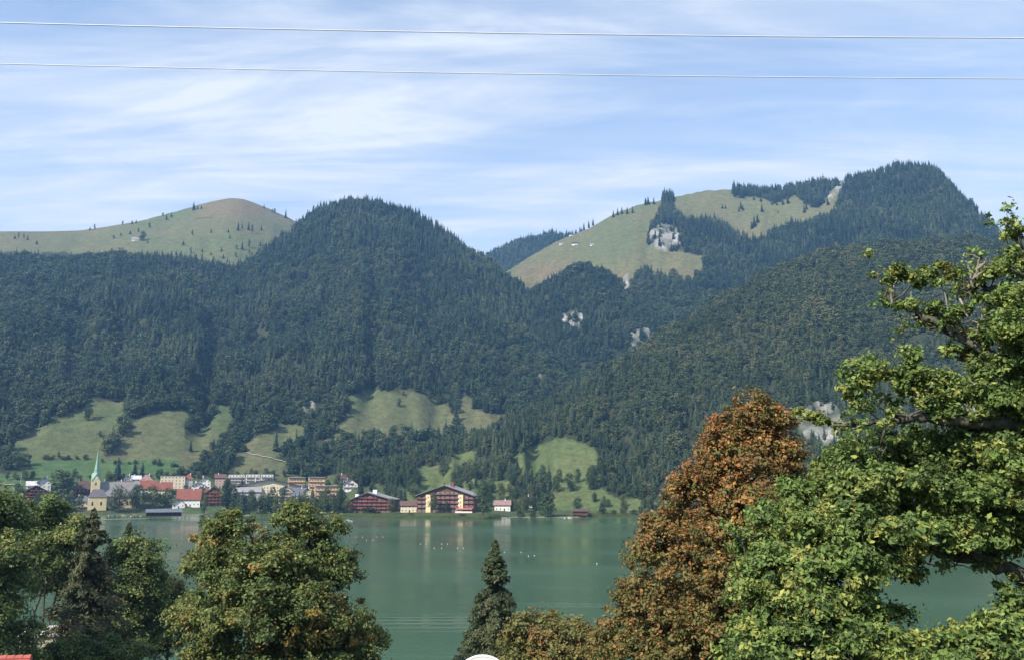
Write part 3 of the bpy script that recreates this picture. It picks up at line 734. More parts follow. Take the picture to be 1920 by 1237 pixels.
OLIVE = [(0.161, 0.151, 0.049, 4), (0.209, 0.156, 0.052, 3), (0.129, 0.144, 0.043, 3), (0.274, 0.151, 0.058, 2), (0.096, 0.115, 0.037, 3)]
BUSHY = [(0.166, 0.161, 0.053, 4), (0.130, 0.145, 0.048, 4), (0.224, 0.179, 0.055, 2), (0.238, 0.143, 0.053, 0.9)]
OAK = [(0.149, 0.222, 0.059, 5), (0.114, 0.175, 0.050, 4), (0.217, 0.269, 0.070, 4), (0.304, 0.316, 0.085, 2), (0.077, 0.121, 0.039, 2)]
SPR = [(0.043, 0.068, 0.030, 4), (0.060, 0.083, 0.036, 4), (0.098, 0.107, 0.045, 2), (0.128, 0.120, 0.057, 0.7)]
LARCH = [(0.057, 0.077, 0.036, 4), (0.085, 0.098, 0.043, 4), (0.130, 0.126, 0.061, 2), (0.188, 0.163, 0.090, 0.8)]

broadleaf('maple_tree', 'large round green maple with yellowing patches, standing alone before the lake', 60,
  [(424, 1010, 54, 40, 1), (432, 984, 32, 24, 0), (552, 988, 38, 40, 0), (547, 958, 22, 22, 0), (600, 1002, 44, 40, 1), (612, 1050, 52, 48, 1.5), (405, 1078, 52, 60, 0), (490, 1078, 90, 62, -2), (590, 1085, 72, 66, 0),
   (640, 1075, 30, 34, .5), (395, 1160, 62, 58, 0), (352, 1148, 30, 24, -.5), (490, 1165, 110, 76, -3), (600, 1175, 85, 62, -1), (655, 1195, 56, 40, 0), (697, 1198, 30, 22, .5), (420, 1245, 85, 55, -1), (560, 1255, 120, 60, -2.5), (660, 1250, 55, 40, 0), (520, 1100, 90, 80, 2.5), (500, 1340, 130, 80, 0), (620, 1340, 80, 60, 0), (385, 1330, 60, 60, 0)],
  150000, .215, MAPLE, 301, 525, rc=.5, depth=2, trunk_r=.38)
broadleaf('maple_tree', 'tall pointed maple turned orange and russet, beside the oak', 40,
  [(1412, 778, 44, 42, 0), (1446, 800, 46, 46, .4), (1378, 820, 56, 46, 0), (1352, 848, 40, 36, 0), (1376, 862, 56, 44, .5), (1430, 830, 56, 50, .6), (1300, 905, 36, 34, 0), (1240, 1000, 40, 34, 0), (1455, 860, 48, 52, .3), (1390, 880, 68, 52, -.6), (1340, 880, 38, 36, 0), (1480, 905, 36, 36, .5), (1308, 930, 60, 46, 0), (1415, 950, 85, 62, -1), (1262, 985, 56, 42, 0), (1350, 1010, 85, 58, -1.2), (1450, 1020, 80, 70, -.4),
   (1236, 1050, 62, 50, 0), (1335, 1090, 88, 62, -1.4), (1430, 1110, 85, 66, -.8), (1205, 1115, 50, 44, 0), (1270, 1150, 85, 56, -1), (1175, 1175, 52, 40, 0), (1360, 1180, 95, 66, -1.2), (1220, 1215, 80, 46, -.6), (1145, 1225, 48, 36, 0), (1300, 1240, 110, 50, -1), (1420, 1230, 80, 50, -.5), (1300, 1330, 150, 70, 0), (1380, 1000, 80, 80, 1.6), (1300, 1130, 90, 80, 1.6)],
  170000, .138, ORANGE, 305, 1330, rc=.30, pal2=OLIVE, rag=(.84, 1.07), depth=1.4, trunk_r=.26)
broadleaf('young_maple_tree', 'low bushy yellow-green tree between the spruce and the orange maple', 62,
  [(992, 1172, 26, 26, 0), (1030, 1168, 24, 24, 0), (975, 1200, 34, 30, 0), (1020, 1205, 48, 34, -1), (1075, 1190, 40, 32, 0), (1110, 1205, 34, 34, 0), (1060, 1230, 66, 40, -1.2), (990, 1240, 56, 34, -.6), (1120, 1245, 50, 34, 0), (1040, 1290, 90, 50, 0)],
  36000, .21, BUSHY, 309, 1040, rc=.5, depth=1.2, trunk_r=.16)
spruce_near('spruce_tree', 'dark narrow spruce standing alone at the water between the maples', 70, (928, 1012), (1237, 74), None, 62000, SPR, 313, needle=.24, ragged=.16)
# trees at the shore by the pale house
G1 = 'trees crowded on the near shore'
broadleaf('alder_tree', 'dark broad-leaved tree cut by the edge above the red roof', 92,
  [(0, 985, 42, 44), (34, 968, 24, 36), (8, 1050, 46, 52), (30, 1100, 32, 46), (5, 1150, 44, 52), (28, 1195, 34, 46), (0, 1240, 52, 46), (-50, 1050, 60, 90), (-50, 1180, 60, 80), (30, 1270, 50, 40), (-30, 960, 40, 50)],
  48000, .26, DARKG, 317, 0, rc=.7, depth=2, trunk_r=.3, group=G1)
broadleaf('lime_tree', 'tall loose green tree with bare pale trunks above the cream wall', 112,
  [(96, 962, 30, 26), (72, 985, 26, 26), (120, 985, 32, 30), (84, 1020, 34, 34), (122, 1030, 34, 36), (78, 1062, 28, 30), (105, 1078, 34, 32), (92, 1105, 24, 20), (140, 1010, 26, 34), (62, 1020, 18, 30)],
  46000, .28, DARKG + [(.09, .12, .03, 3)], 321, 84, rc=.8, depth=2, trunk_r=.17, group=G1, multi=3, n_limbs=22)
spruce_near('spruce_tree', 'big shaggy brown-green spruce among the shore trees', 102, (176, 952), (1150, 62), None, 62000, LARCH, 325, group=G1, needle=.36, ragged=.4)
broadleaf('birch_tree', 'light green leafy tree growing against the big shaggy spruce', 112,
  [(258, 1030, 26, 24), (280, 1052, 24, 28), (250, 1065, 34, 34), (278, 1092, 28, 34), (240, 1110, 36, 36), (272, 1130, 34, 36), (290, 1118, 16, 26), (240, 1160, 40, 36), (275, 1175, 36, 36), (250, 1215, 46, 36), (225, 1040, 22, 30)],
  42000, .27, DARKG + [(.075, .11, .03, 5)], 329, 258, rc=.75, depth=2, trunk_r=.2, group=G1, barkm=M_BARK_PALE)
spruce_near('spruce_tree', 'thin pointed spruce top rising behind the light green leafy tree', 124, (243, 980), (1100, 34), None, 20000, SPR, 331, group=G1, needle=.34)
broadleaf('willow_tree', 'grey-green willow leaning to the water beside the round maple', 126,
  [(322, 1100, 18, 24), (310, 1130, 24, 30), (332, 1140, 18, 34), (305, 1175, 28, 34), (330, 1185, 22, 34), (300, 1215, 30, 30), (342, 1120, 10, 24)],
  26000, .27, [(.060, .075, .030, 4), (.075, .085, .034, 3), (.045, .060, .025, 3)], 335, 315, rc=.7, depth=1.5, trunk_r=.2, group=G1, leaf_aspect=.35)
broadleaf('shrub', 'low green shrub in front of the cream wall', 96,
  [(95, 1228, 22, 15), (118, 1215, 18, 18), (70, 1235, 22, 16), (140, 1225, 30, 24), (190, 1220, 34, 26), (235, 1235, 36, 24)],
  22000, .22, DARKG + [(.08, .12, .03, 3)], 339, 120, rc=.5, depth=1, trunk_r=.08, group=None, n_limbs=10)
# ------------------------------------------------------------------ the oak beside the camera
def oak():
    D = 22.0; r = np.random.default_rng(400)
    tx = at(2030, 900, D); bx, by = tx[0], tx[1]; gz = ground_xy(bx, by) - .3
    root = empty('oak_tree', (bx, by, gz), 0, 'spreading green oak with gnarled lichened limbs and bare twigs', 'tree')
    o3 = np.array([bx, by, gz])
    def pt(px, py, off=0.0):
        return at(px, py, D + off) - o3
    tb = Tubes()
    tb.add(np.array([(0, 0, 0), (-.05, 0, 1.2), (.05, .1, 3), pt(2010, 1080), pt(2000, 900), pt(1985, 740), pt(1965, 600), pt(1945, 520), pt(1925, 460)]), np.array([.62, .48, .42, .40, .36, .29, .2, .1, .03]), 12)
    link('trunk', tb.mesh('trunk', [M_BARK]), root)
    limbs = [ # pixel path, start radius, end radius
     ([(2000, 850), (1940, 805), (1880, 793, -.4), (1800, 787, -.6), (1740, 783, -.8), (1700, 781, -.9), (1655, 790, -1), (1610, 797, -1.1), (1560, 796, -1.2)], .19, .025),
     ([(1990, 760), (1940, 715), (1880, 675, -.2), (1820, 643, -.3), (1785, 630, -.3), (1745, 602, -.4), (1715, 584, -.4), (1690, 574, -.4), (1670, 570, -.4)], .14, .025),
     ([(2005, 1120), (1945, 1095), (1888, 1068, -.2), (1850, 1052, -.4), (1800, 1046, -.5), (1740, 1030, -.7), (1680, 1010, -.9), (1600, 995, -1.1), (1520, 985, -1.3), (1450, 1000, -1.5)], .2, .02),
     ([(1975, 640), (1930, 560), (1875, 536), (1845, 545), (1815, 536), (1797, 545)], .09, .018),
     ([(1960, 560), (1940, 520, .4), (1922, 480, .5), (1908, 450, .6)], .09, .015),
     ([(2010, 1040), (1900, 960, .4), (1800, 930, .8), (1700, 905, .8), (1600, 890, .6), (1540, 900, .4)], .13, .02),
     ([(2000, 980), (1880, 900, 1.2), (1760, 860, 1.8), (1660, 850, 2), (1590, 860, 2.1)], .13, .02),
     ([(2012, 1330), (1850, 1290, -2.2), (1700, 1270, -2.8), (1560, 1225, -3.2), (1440, 1200, -3.4)], .12, .02)]
    ends = []
    for pp, r0, r1 in limbs:
        P = np.array([pt(*q) for q in pp])
        t = np.linspace(0, 1, len(P)); tt = np.linspace(0, 1, len(P) * 3)
        P2 = np.stack([np.interp(tt, t, P[:, i_]) for i_ in range(3)], -1) + r.normal(size=(len(tt), 3)) * .035
        P2[0] = P[0]
        R2 = np.interp(tt, [0, 1], [r0, r1]) * r.uniform(.9, 1.12, len(tt))
        lt = Tubes(); lt.add(P2, R2, 8)
        for k in range(len(tt) // 2):                                   # side branches
            q0 = P2[r.integers(3, len(P2))]; ln = r.uniform(.4, 1.1)
            dv = r.normal(size=3) * .6 + np.array([-.3, 0, .35]); dv /= np.linalg.norm(dv)
            pth = limb_path(q0, q0 + dv * ln, r, 6, .09); lt.add(pth, np.linspace(.032, .007, 6), 5); ends.append(pth[-1])
            for s_ in range(2):
                e = pth[3] + r.normal(size=3) * .28; lt.add(limb_path(pth[3], e, r, 4, .08), np.linspace(.014, .004, 4), 4); ends.append(e)
        link('limb', lt.mesh('limb', [M_BARK]), root)
    # bare pale twigs
    for pp in [[(1822, 538), (1832, 505), (1836, 485), (1822, 478), (1814, 480)], [(1832, 505), (1846, 494), (1850, 482)], [(1826, 522), (1845, 508), (1851, 490)], [(1822, 538), (1818, 505), (1812, 490)],
               [(1672, 570), (1671, 550), (1676, 535), (1680, 528)], [(1700, 578), (1709, 560), (1708, 545)], [(1720, 595), (1705, 597), (1697, 604)], [(1780, 625), (1800, 612), (1822, 618), (1834, 620)], [(1785, 628), (1778, 590), (1770, 545), (1762, 530)],
               [(1800, 560), (1812, 590), (1820, 602), (1836, 606)], [(1860, 716), (1830, 718), (1800, 705), (1770, 684)], [(1650, 790), (1630, 770), (1622, 750), (1640, 735)], [(1665, 788), (1660, 770), (1640, 756)], [(1700, 781), (1690, 762), (1708, 752)],
               [(1600, 797), (1570, 790), (1556, 780)], [(1620, 1125), (1612, 1080), (1624, 1070)], [(1560, 1000), (1530, 985), (1505, 990)], [(1480, 1030), (1450, 1020), (1424, 1022)], [(1830, 620), (1842, 600), (1838, 585)]]:
        P = np.array([pt(*q, -.5) for q in pp]); t = np.linspace(0, 1, len(P)); tt = np.linspace(0, 1, len(P) * 3)
        P2 = np.stack([np.interp(tt, t, P[:, i_]) for i_ in range(3)], -1) + r.normal(size=(len(tt), 3)) * .012
        tw = Tubes(); tw.add(P2, np.linspace(.028, .008, len(tt)), 5)
        link('bare_twig', tw.mesh('bare_twig', [M_BARK_PALE]), root)
    dense = [(1906, 440, 15, 26, .5), (1905, 505, 24, 40, .4), (1915, 570, 30, 36), (1885, 560, 30, 24), (1908, 630, 38, 42), (1862, 620, 22, 22), (1896, 690, 38, 44, -.5), (1850, 700, 26, 34, -.3), (1910, 760, 40, 36, -.6), (1850, 750, 40, 30),
     (1620, 700, 34, 26, -1), (1608, 730, 26, 26, -1), (1650, 712, 22, 20, -1), (1708, 680, 20, 24, -.8), (1700, 712, 28, 24, -.8), (1740, 722, 28, 26, -.8), (1775, 720, 26, 22, -.6), (1800, 745, 30, 24, -.6), (1730, 760, 26, 18, -.8), (1615, 765, 18, 20, -1), (1780, 775, 30, 16, -.6),
     (1600, 862, 44, 34), (1560, 880, 34, 28), (1680, 842, 48, 40), (1770, 838, 52, 40), (1860, 850, 56, 48), (1910, 870, 40, 50), (1520, 925, 56, 40), (1620, 920, 66, 46, -1.2), (1720, 915, 66, 50, -1.2), (1820, 925, 66, 50, -1), (1900, 945, 44, 50, -.6),
     (1450, 975, 46, 36, -1), (1530, 990, 70, 46, -1.6), (1630, 990, 66, 42, -1.8), (1730, 1000, 56, 34, -1.4), (1820, 1005, 56, 34, -1), (1410, 1035, 36, 40, -1.4), (1480, 1060, 66, 48, -2), (1570, 1065, 66, 48, -2.2), (1645, 1060, 40, 32, -1.6),
     (1420, 1110, 46, 46, -2), (1505, 1130, 70, 52, -2.6), (1590, 1125, 50, 40, -2), (1440, 1190, 56, 50, -2.4), (1530, 1200, 76, 52, -3), (1610, 1160, 36, 40, -2), (1490, 1260, 110, 50, -3), (1410, 1250, 50, 44, -2.4), (1600, 1225, 50, 50, -2),
     (1712, 1092, 16, 20, -1), (1682, 1150, 26, 16, -1.4), (1660, 1175, 24, 20, -1.6), (1690, 1050, 40, 24, -1.4), (1905, 1120, 18, 28, -.6), (1890, 1185, 44, 40, -1.6), (1810, 1205, 44, 26, -2), (1760, 1225, 46, 24, -2), (1850, 1235, 70, 40, -2), (1912, 1235, 30, 60, -1), (1950, 1000, 60, 200, 0), (1960, 700, 60, 150, 0), (1690, 1230, 60, 30, -2.2), (1640, 1205, 40, 30, -2.6), (1700, 880, 70, 44, 1.6), (1800, 890, 70, 46, 1.6), (1660, 955, 64, 44, 1.4), (1770, 968, 66, 40, 1.4), (1870, 995, 56, 40, 1.0), (1600, 1030, 66, 44, 1.0), (1570, 940, 60, 40, 1.4), (1890, 800, 50, 40, 1.0), (1500, 1030, 66, 46, .8), (1880, 1030, 40, 24, .6), (1830, 800, 44, 26, .8), (1950, 1200, 60, 80, 0)]
    B = px_blobs(D, dense, 401, 1.2); 
    V1, Q1, C1 = crown_leaves(B, 215000, .102, OAK, 402, rc=.17, leaf_aspect=.58, inner=.4, flat=.3)
    sparse = [(1675, 512, 15, 15), (1668, 530, 11, 13), (1686, 522, 10, 10), (1706, 527, 13, 11), (1730, 512, 14, 10), (1745, 516, 11, 9), (1770, 499, 10, 12), (1784, 519, 12, 13), (1699, 574, 11, 8), (1760, 580, 17, 11), (1778, 612, 14, 20), (1742, 592, 14, 10), (1814, 631, 18, 14), (1668, 568, 6, 10), (1725, 535, 8, 12), (1757, 532, 10, 8), (1850, 520, 16, 14), (1835, 560, 14, 10), (1800, 590, 14, 14),
              (1785, 660, 14, 16), (1830, 665, 22, 20), (1850, 640, 20, 16), (1525, 783, 18, 10), (1500, 775, 8, 7), (1545, 792, 12, 8), (1580, 800, 14, 8), (1728, 608, 8, 8)]
    B = px_blobs(D, sparse, 403, .5)
    V2, Q2, C2 = crown_leaves(B, 11000, .10, OAK + [(.19, .19, .05, 5)], 404, rc=.10, leaf_aspect=.58)
    e = np.array(ends) + o3
    B3 = np.concatenate([e, np.full((len(e), 3), .16)], 1)
    V3, Q3, C3 = crown_leaves(B3, 9000, .10, OAK, 405, rc=.1)
    V = np.concatenate([V1, V2, V3]) - o3; Q = np.arange(len(V)).reshape(-1, 4)
    link('crown', mesh_np('crown', V, Q, [M_FOL], col=np.concatenate([C1, C2, C3])), root)
oak()
# ------------------------------------------------------------------ village
WALLC = {'white': (.74, .72, .68), 'cream': (.68, .59, .42), 'yellow': (.66, .55, .32), 'dark': (.055, .032, .022), 'brown': (.13, .07, .04), 'pink': (.48, .33, .27), 'orange': (.58, .38, .22), 'grey': (.38, .37, .36), 'redwood': (.17, .075, .052)}
ROOFC = {'brown': (.085, .052, .040), 'red': (.21, .070, .048), 'rust': (.13, .070, .055), 'grey': (.27, .27, .27), 'dark': (.040, .038, .040), 'slate': (.115, .130, .155), 'rose': (.26, .16, .145), 'pale': (.52, .51, .50)}
def wallm(k): return paint('plaster_' + k, WALLC[k], .85, .2, .12, .35)
def roofm(k): return paint('roof_' + k, ROOFC[k], .7, .3, .28, .5)
M_GLASS = paint('window_glass', (.03, .035, .045), .12, .6, .1)
M_FRAME = paint('window_frame', (.70, .68, .64), .6, .3, .08)
M_WOOD = paint('balcony_wood', (.10, .055, .032), .75, .25, .3, .8)
M_RED = paint('geranium_red', (.62, .075, .07), .7, .2, .35, 2.5)
M_PINK = paint('geranium_pink', (.62, .17, .22), .7, .2, .35, 2.5)
M_ORAN = paint('geranium_orange', (.60, .16, .05), .7, .2, .3, 2.5)
M_LEAFP = paint('flower_leaves', (.05, .09, .03), .7, .2, .3, 2.5)
FLOW = {'red': M_RED, 'pink': M_PINK, 'orange': M_ORAN}
_wm = {}
def window_mesh(w, h):
    if (w, h) not in _wm:
        b = MB(); t = .12
        b.box(-w / 2, w / 2, -.08, .05, 0, t); b.box(-w / 2, w / 2, -.08, .05, h - t, h); b.box(-w / 2, -w / 2 + t, -.08, .05, t, h - t); b.box(w / 2 - t, w / 2, -.08, .05, t, h - t); b.box(-.05, .05, -.07, .05, t, h - t)
        b.box(-w / 2 + t, w / 2 - t, -.03, .04, t, h - t, 1)
        _wm[(w, h)] = b.mesh('window', [M_FRAME, M_GLASS])
    return _wm[(w, h)]
def flower_mesh(w, fc, seed):
    r = np.random.default_rng(seed); n = int(w * 16)
    P = np.stack([np.linspace(-w / 2, w / 2, n) + r.normal(0, .2, n), r.normal(0, .16, n), r.normal(.12, .2, n)], -1)
    V, Q = leaf_quads(P, r.normal(size=(n, 3)) + np.array([0, -1, .6]), r.uniform(.35, .7, n), r.uniform(.35, .6, n), r)
    return mesh_np('flower_box', V, Q, [FLOW[fc], M_LEAFP], midx=(r.random(n) < .3).astype(int))
_seed = [0]
def balcony(parent, x0, x1, z, depth=1.3, flowers='red', wood=None):
    b = MB(); w = wood or M_WOOD
    b.box(x0, x1, -depth, -.003, z, z + .18); b.box(x0, x1, -depth, -depth + .08, z + .95, z + 1.08)
    n = max(2, int((x1 - x0) / .55))
    for k in range(n + 1):
        x = x0 + .06 + (x1 - x0 - .22) * k / n; b.box(x, x + .16, -depth + .005, -depth + .065, z + .18, z + .95)
    o = b.build('balcony', w, parent)
    if flowers:
        _seed[0] += 1
        f = link('flower_box', flower_mesh(x1 - x0 - .3, flowers, 900 + _seed[0]), o); f['kind'] = 'stuff'; f.location = ((x0 + x1) / 2, -depth - .08, z + .92)
    return o
def placed(px, py):
    p, d = hit(px, py); return p, d, d / F * 1.02
def house(label, x0, x1, yb, yt, roof='gf', wall='white', rc='brown', rf=.38, dm=None, rot=0.0, name='house', cat='house', bal=None, flowers=None, low=None, over=.9, chim=True, group=None, win=True, dist=None, upper=None):
    """a building between photo columns x0..x1, base row yb, roof top row yt; rf is the roof's share of the height"""
    cx = (x0 + x1) / 2
    if dist: p = at(cx, yb, dist); p[2] = ground_xy(p[0], p[1]); d = dist; s = d / F * 1.02
    else: p, d, s = placed(cx, yb)
    W = (x1 - x0) * s - 2 * over; H = (yb - yt) * s; h = H * (1 - rf) if roof != 'flat' else H - .3; rh = H - h
    dm = dm or W * .9
    az = math.atan2(p[0], p[1])
    root = empty(name, (p[0], p[1], p[2] - .05), -az + rot, label, cat, group)
    w = MB()
    if roof == 'gf': poly = [(-W / 2, -1.5), (W / 2, -1.5), (W / 2, h), (0, h + rh * .96 - .12), (-W / 2, h)]
    else: poly = [(-W / 2, -1.5), (W / 2, -1.5), (W / 2, h), (-W / 2, h)]
    w.prism(poly, 0, dm)
    if roof == 'gs':
        w.add([(-W / 2, 0, h), (-W / 2, dm, h), (-W / 2, dm / 2, h + rh - .2)], [(0, 2, 1)]); w.add([(W / 2, 0, h), (W / 2, dm, h), (W / 2, dm / 2, h + rh - .2)], [(0, 1, 2)])
    w.build('wall', wallm(wall), root)
    if upper:                                   # boarded upper storeys
        u = MB(); uz = h * .36
        if roof == 'gf': u.prism([(-W / 2 - .03, uz), (W / 2 + .03, uz), (W / 2 + .03, h), (0, h + rh * .95 - .14), (-W / 2 - .03, h)], -.06, .05)
        else: u.box(-W / 2 - .03, W / 2 + .03, -.06, .05, uz, h)
        u.build('boarding', wallm(upper), root)
    r = MB(); o = over; t = .28
    if roof == 'gf':
        e = rh * o / (W / 2)
        r.slab([(-W / 2 - o, -o * 1.6, h - e), (0, -o * 1.6, h + rh), (0, dm + o, h + rh), (-W / 2 - o, dm + o, h - e)][::-1], t)
        r.slab([(0, -o * 1.6, h + rh), (W / 2 + o, -o * 1.6, h - e), (W / 2 + o, dm + o, h - e), (0, dm + o, h + rh)][::-1], t)
    elif roof == 'gs':
        e = rh * o / (dm / 2)
        r.slab([(-W / 2 - o, -o, h - e), (W / 2 + o, -o, h - e), (W / 2 + o, dm / 2, h + rh), (-W / 2 - o, dm / 2, h + rh)], t)
        r.slab([(-W / 2 - o, dm / 2, h + rh), (W / 2 + o, dm / 2, h + rh), (W / 2 + o, dm + o, h - e), (-W / 2 - o, dm + o, h - e)], t)
    elif roof == 'hip':
        a = [(-W / 2 - o, -o, h), (W / 2 + o, -o, h), (W / 2 + o, dm + o, h), (-W / 2 - o, dm + o, h)]
        i_ = min(W, dm) * .42; q = [(-W / 2 + i_, dm / 2, h + rh), (W / 2 - i_, dm / 2, h + rh)]
        r.add(a + q, [(0, 1, 5, 4), (1, 2, 5), (2, 3, 4, 5), (3, 0, 4), (3, 2, 1, 0)])
    else:
        r.box(-W / 2 - .25, W / 2 + .25, -.25, dm + .25, h, h + .3)
    ro = r.build('roof', roofm(rc), root)
    if chim and W > 5:
        c = MB(); cx_ = W * random.choice((-.2, .18)); cy_ = dm * .45
        c.box(cx_ - .4, cx_ + .4, cy_ - .4, cy_ + .4, h + (rh * .4 if roof != 'flat' else .3), h + rh + 1.1); c.box(cx_ - .5, cx_ + .5, cy_ - .5, cy_ + .5, h + rh + 1.1, h + rh + 1.25)
        c.build('chimney', wallm('white' if random.random() < .6 else 'grey'), ro)
    if win:
        nf = max(1, int(h / 2.75)); nc = max(1, int(W / 3.1)); fh = h / nf
        wm = window_mesh(1.2, 1.45)
        for f in range(nf):
            for k in range(nc):
                if f == 0 and k == nc // 2 and nc > 1:
                    dr = MB(); x = -W / 2 + W * (k + .5) / nc; dr.box(x - .6, x + .6, -.09, .05, 0, 2.2); dr.build('door', M_WOOD, root); continue
                q = link('window', wm, root); q.location = (-W / 2 + W * (k + .5) / nc, -.07 if upper else -.02, f * fh + fh * .36)
        if roof in ('gf',) and rh > 3.2:
            q = link('window', wm, root); q.location = (0, -.07 if upper else -.02, h + rh * .3)
    if bal:
        nf = max(1, int(h / 2.75)); fh = h / nf
        for f in range(1, nf + (1 if roof == 'gf' and rh > 4 else 0)):
            ww = W / 2 * (.97 if f < nf else .45)
            balcony(root, -ww, ww, f * fh + .1, flowers=flowers)
    return root, W, h, rh, dm, s, p
GV = 'houses of the lakeside village'
# row by row from the shore
house('dark timber chalet with red flower balcony and white ground floor near the field', 46, 86, 945, 915, 'gf', 'white', 'dark', .34, bal=True, flowers='red', upper='dark', name='chalet', rot=.1)
house('small white house with pale roof just behind the dark timber chalet', 70, 93, 922, 897, 'gf', 'white', 'grey', .35)
house('tiny white cottage at the edge of the green field', 50, 66, 918, 904, 'gs', 'white', 'pale', .4, chim=False)
house('wide brown-roofed inn with red flower balconies beside the church tower', 134, 176, 938, 905, 'hip', 'dark', 'brown', .45, bal=True, flowers='red', name='inn', cat='inn')
house('low cream building with blue-grey roof behind the parked cars', 137, 171, 950, 932, 'hip', 'cream', 'slate', .5)
house('brown gabled house whose roof shows behind the nave of the church', 188, 210, 925, 902, 'gf', 'white', 'brown', .4)
house('house with reddish brown roof behind the nave ridge', 219, 243, 926, 904, 'gs', 'white', 'rust', .42)
house('white house with pale roof near the tall spruces', 231, 246, 912, 893, 'gf', 'white', 'pale', .3)
house('long white bungalow with pale roof behind the spruces', 246, 263, 910, 893, 'gs', 'white', 'pale', .3)
house('villa with dusky pink hipped roof', 262, 286, 912, 892, 'hip', 'grey', 'rose', .55)
house('long low house with tomato-red roof next to the cream block', 264, 292, 928, 904, 'gs', 'white', 'red', .5)
house('second tomato-red roofed house adjoining a cream block', 291, 320, 929, 906, 'gs', 'cream', 'red', .5)
house('cream flat-roofed block with a reddish door', 302, 344, 916, 895, 'flat', 'cream', 'pale', chim=False, name='apartment_block', cat='building')
house('grey house with small red hipped roof beside the cream block', 344, 361, 915, 891, 'hip', 'grey', 'red', .35)
house('small white house with flat pale roof among garden trees', 359, 383, 925, 905, 'gf', 'white', 'pale', .25)
house('tall white house above the bright red roof', 373, 394, 921, 896, 'gf', 'white', 'rust', .25)
house('house with brown roof between the white houses', 376, 398, 930, 914, 'gs', 'white', 'rust', .55)
rr_ = house('white house with bright orange-red roof and front gable near the lawn', 332, 373, 950, 920, 'gs', 'white', 'red', .52, dm=11, rot=-.12)
house('low white shed with brown roof next to the bright red-roofed house', 323, 346, 953, 936, 'gf', 'white', 'brown', .5, chim=False)
house('dark gabled chalet with orange flower balconies by the lawn', 382, 415, 950, 916, 'gf', 'brown', 'brown', .36, bal=True, flowers='orange', name='chalet')
house('dusky red block behind the gabled chalet with orange flowers', 402, 422, 915, 891, 'gs', 'pink', 'rust', .22)
house('white modern apartment block, the one next to the dusky red block', 428, 458, 914, 892, 'flat', 'white', 'pale', chim=False, bal=True, name='apartment_block', cat='building')
house('white modern apartment block in the middle of three', 460, 486, 913, 891, 'flat', 'white', 'pale', chim=False, bal=True, name='apartment_block', cat='building')
house('white modern apartment block at the end beside the hillside trees', 488, 512, 912, 890, 'flat', 'white', 'grey', chim=False, bal=True, name='apartment_block', cat='building')
house('very wide hall with a shallow dark gable roof', 440, 568, 934, 901, 'gf', 'cream', 'dark', .40, dm=26, name='hall', cat='building', over=1.6)
house('low building with light grey roof in front of the wide hall', 443, 487, 940, 913, 'gs', 'grey', 'grey', .36, dm=14)
house('cream house with balconies in front of the wide hall', 521, 548, 944, 912, 'gf', 'cream', 'dark', .25, bal=True)
house('white house with blue-grey roof beside the terraced block', 546, 574, 946, 916, 'gs', 'white', 'slate', .42)
house('narrow cream house squeezed against the terraced block', 568, 583, 945, 916, 'gf', 'cream', 'brown', .2)
for lab, a, b_, c, d_ in [('cream terraced hotel block with orange balcony bands, upper one beside the wide hall', 539, 572, 922, 897), ('cream terraced hotel block with orange balcony bands, upper one beside the hillside wood', 577, 609, 922, 896), ('long lower terraced block with pink balcony bands', 589, 636, 938, 912)]:
    rt, W, h, rh, dm, s, p = house(lab, a, b_, c, d_, 'flat', 'orange', 'pale', chim=False, name='terraced_block', cat='building', win=False, dm=13)
    nf = 3
    for f in range(nf):
        q = MB(); z = f * h / nf
        q.box(-W / 2 + .3, W / 2 - .3, -1.5, -.01, z + .25, z + .4); q.box(-W / 2 + .3, W / 2 - .3, -1.5, -1.38, z + .4, z + 1.3)
        q.build('balcony', wallm('orange' if f % 2 == 0 else 'pink'), rt)
        for k in range(int(W / 3)):
            g = link('window', window_mesh(2.0, 1.7), rt); g.location = (-W / 2 + 1.6 + k * 3.0, -.03, z + .75)
    q = MB(); q.box(-W / 2, W / 2, -1.7, -.26, h - .05, h + .22); q.build('roof_edge', roofm('pale'), rt)
house('white gabled house on the wooded slope above the terraced block', 642, 671, 921, 898, 'gf', 'white', 'brown', .4, bal=True)
house('upper brown-roofed house half hidden in the wooded slope', 631, 661, 905, 889, 'gs', 'white', 'brown', .5)
house('small cream kiosk with orange awning at the shore', 483, 507, 961, 943, 'flat', 'cream', 'rust', chim=False, name='kiosk', cat='kiosk')
house('low cream annexe with red tiled roof between the two flowered hotels', 750, 785, 960, 940, 'gs', 'cream', 'rust', .35, chim=False)
house('white cottage with terracotta roof by the gravel beach', 926, 958, 957, 938, 'gs', 'white', 'rose', .4)
house('dark timber cottage over a white base by the shore bushes', 975, 999, 952, 930, 'gf', 'white', 'rust', .35, upper='dark')
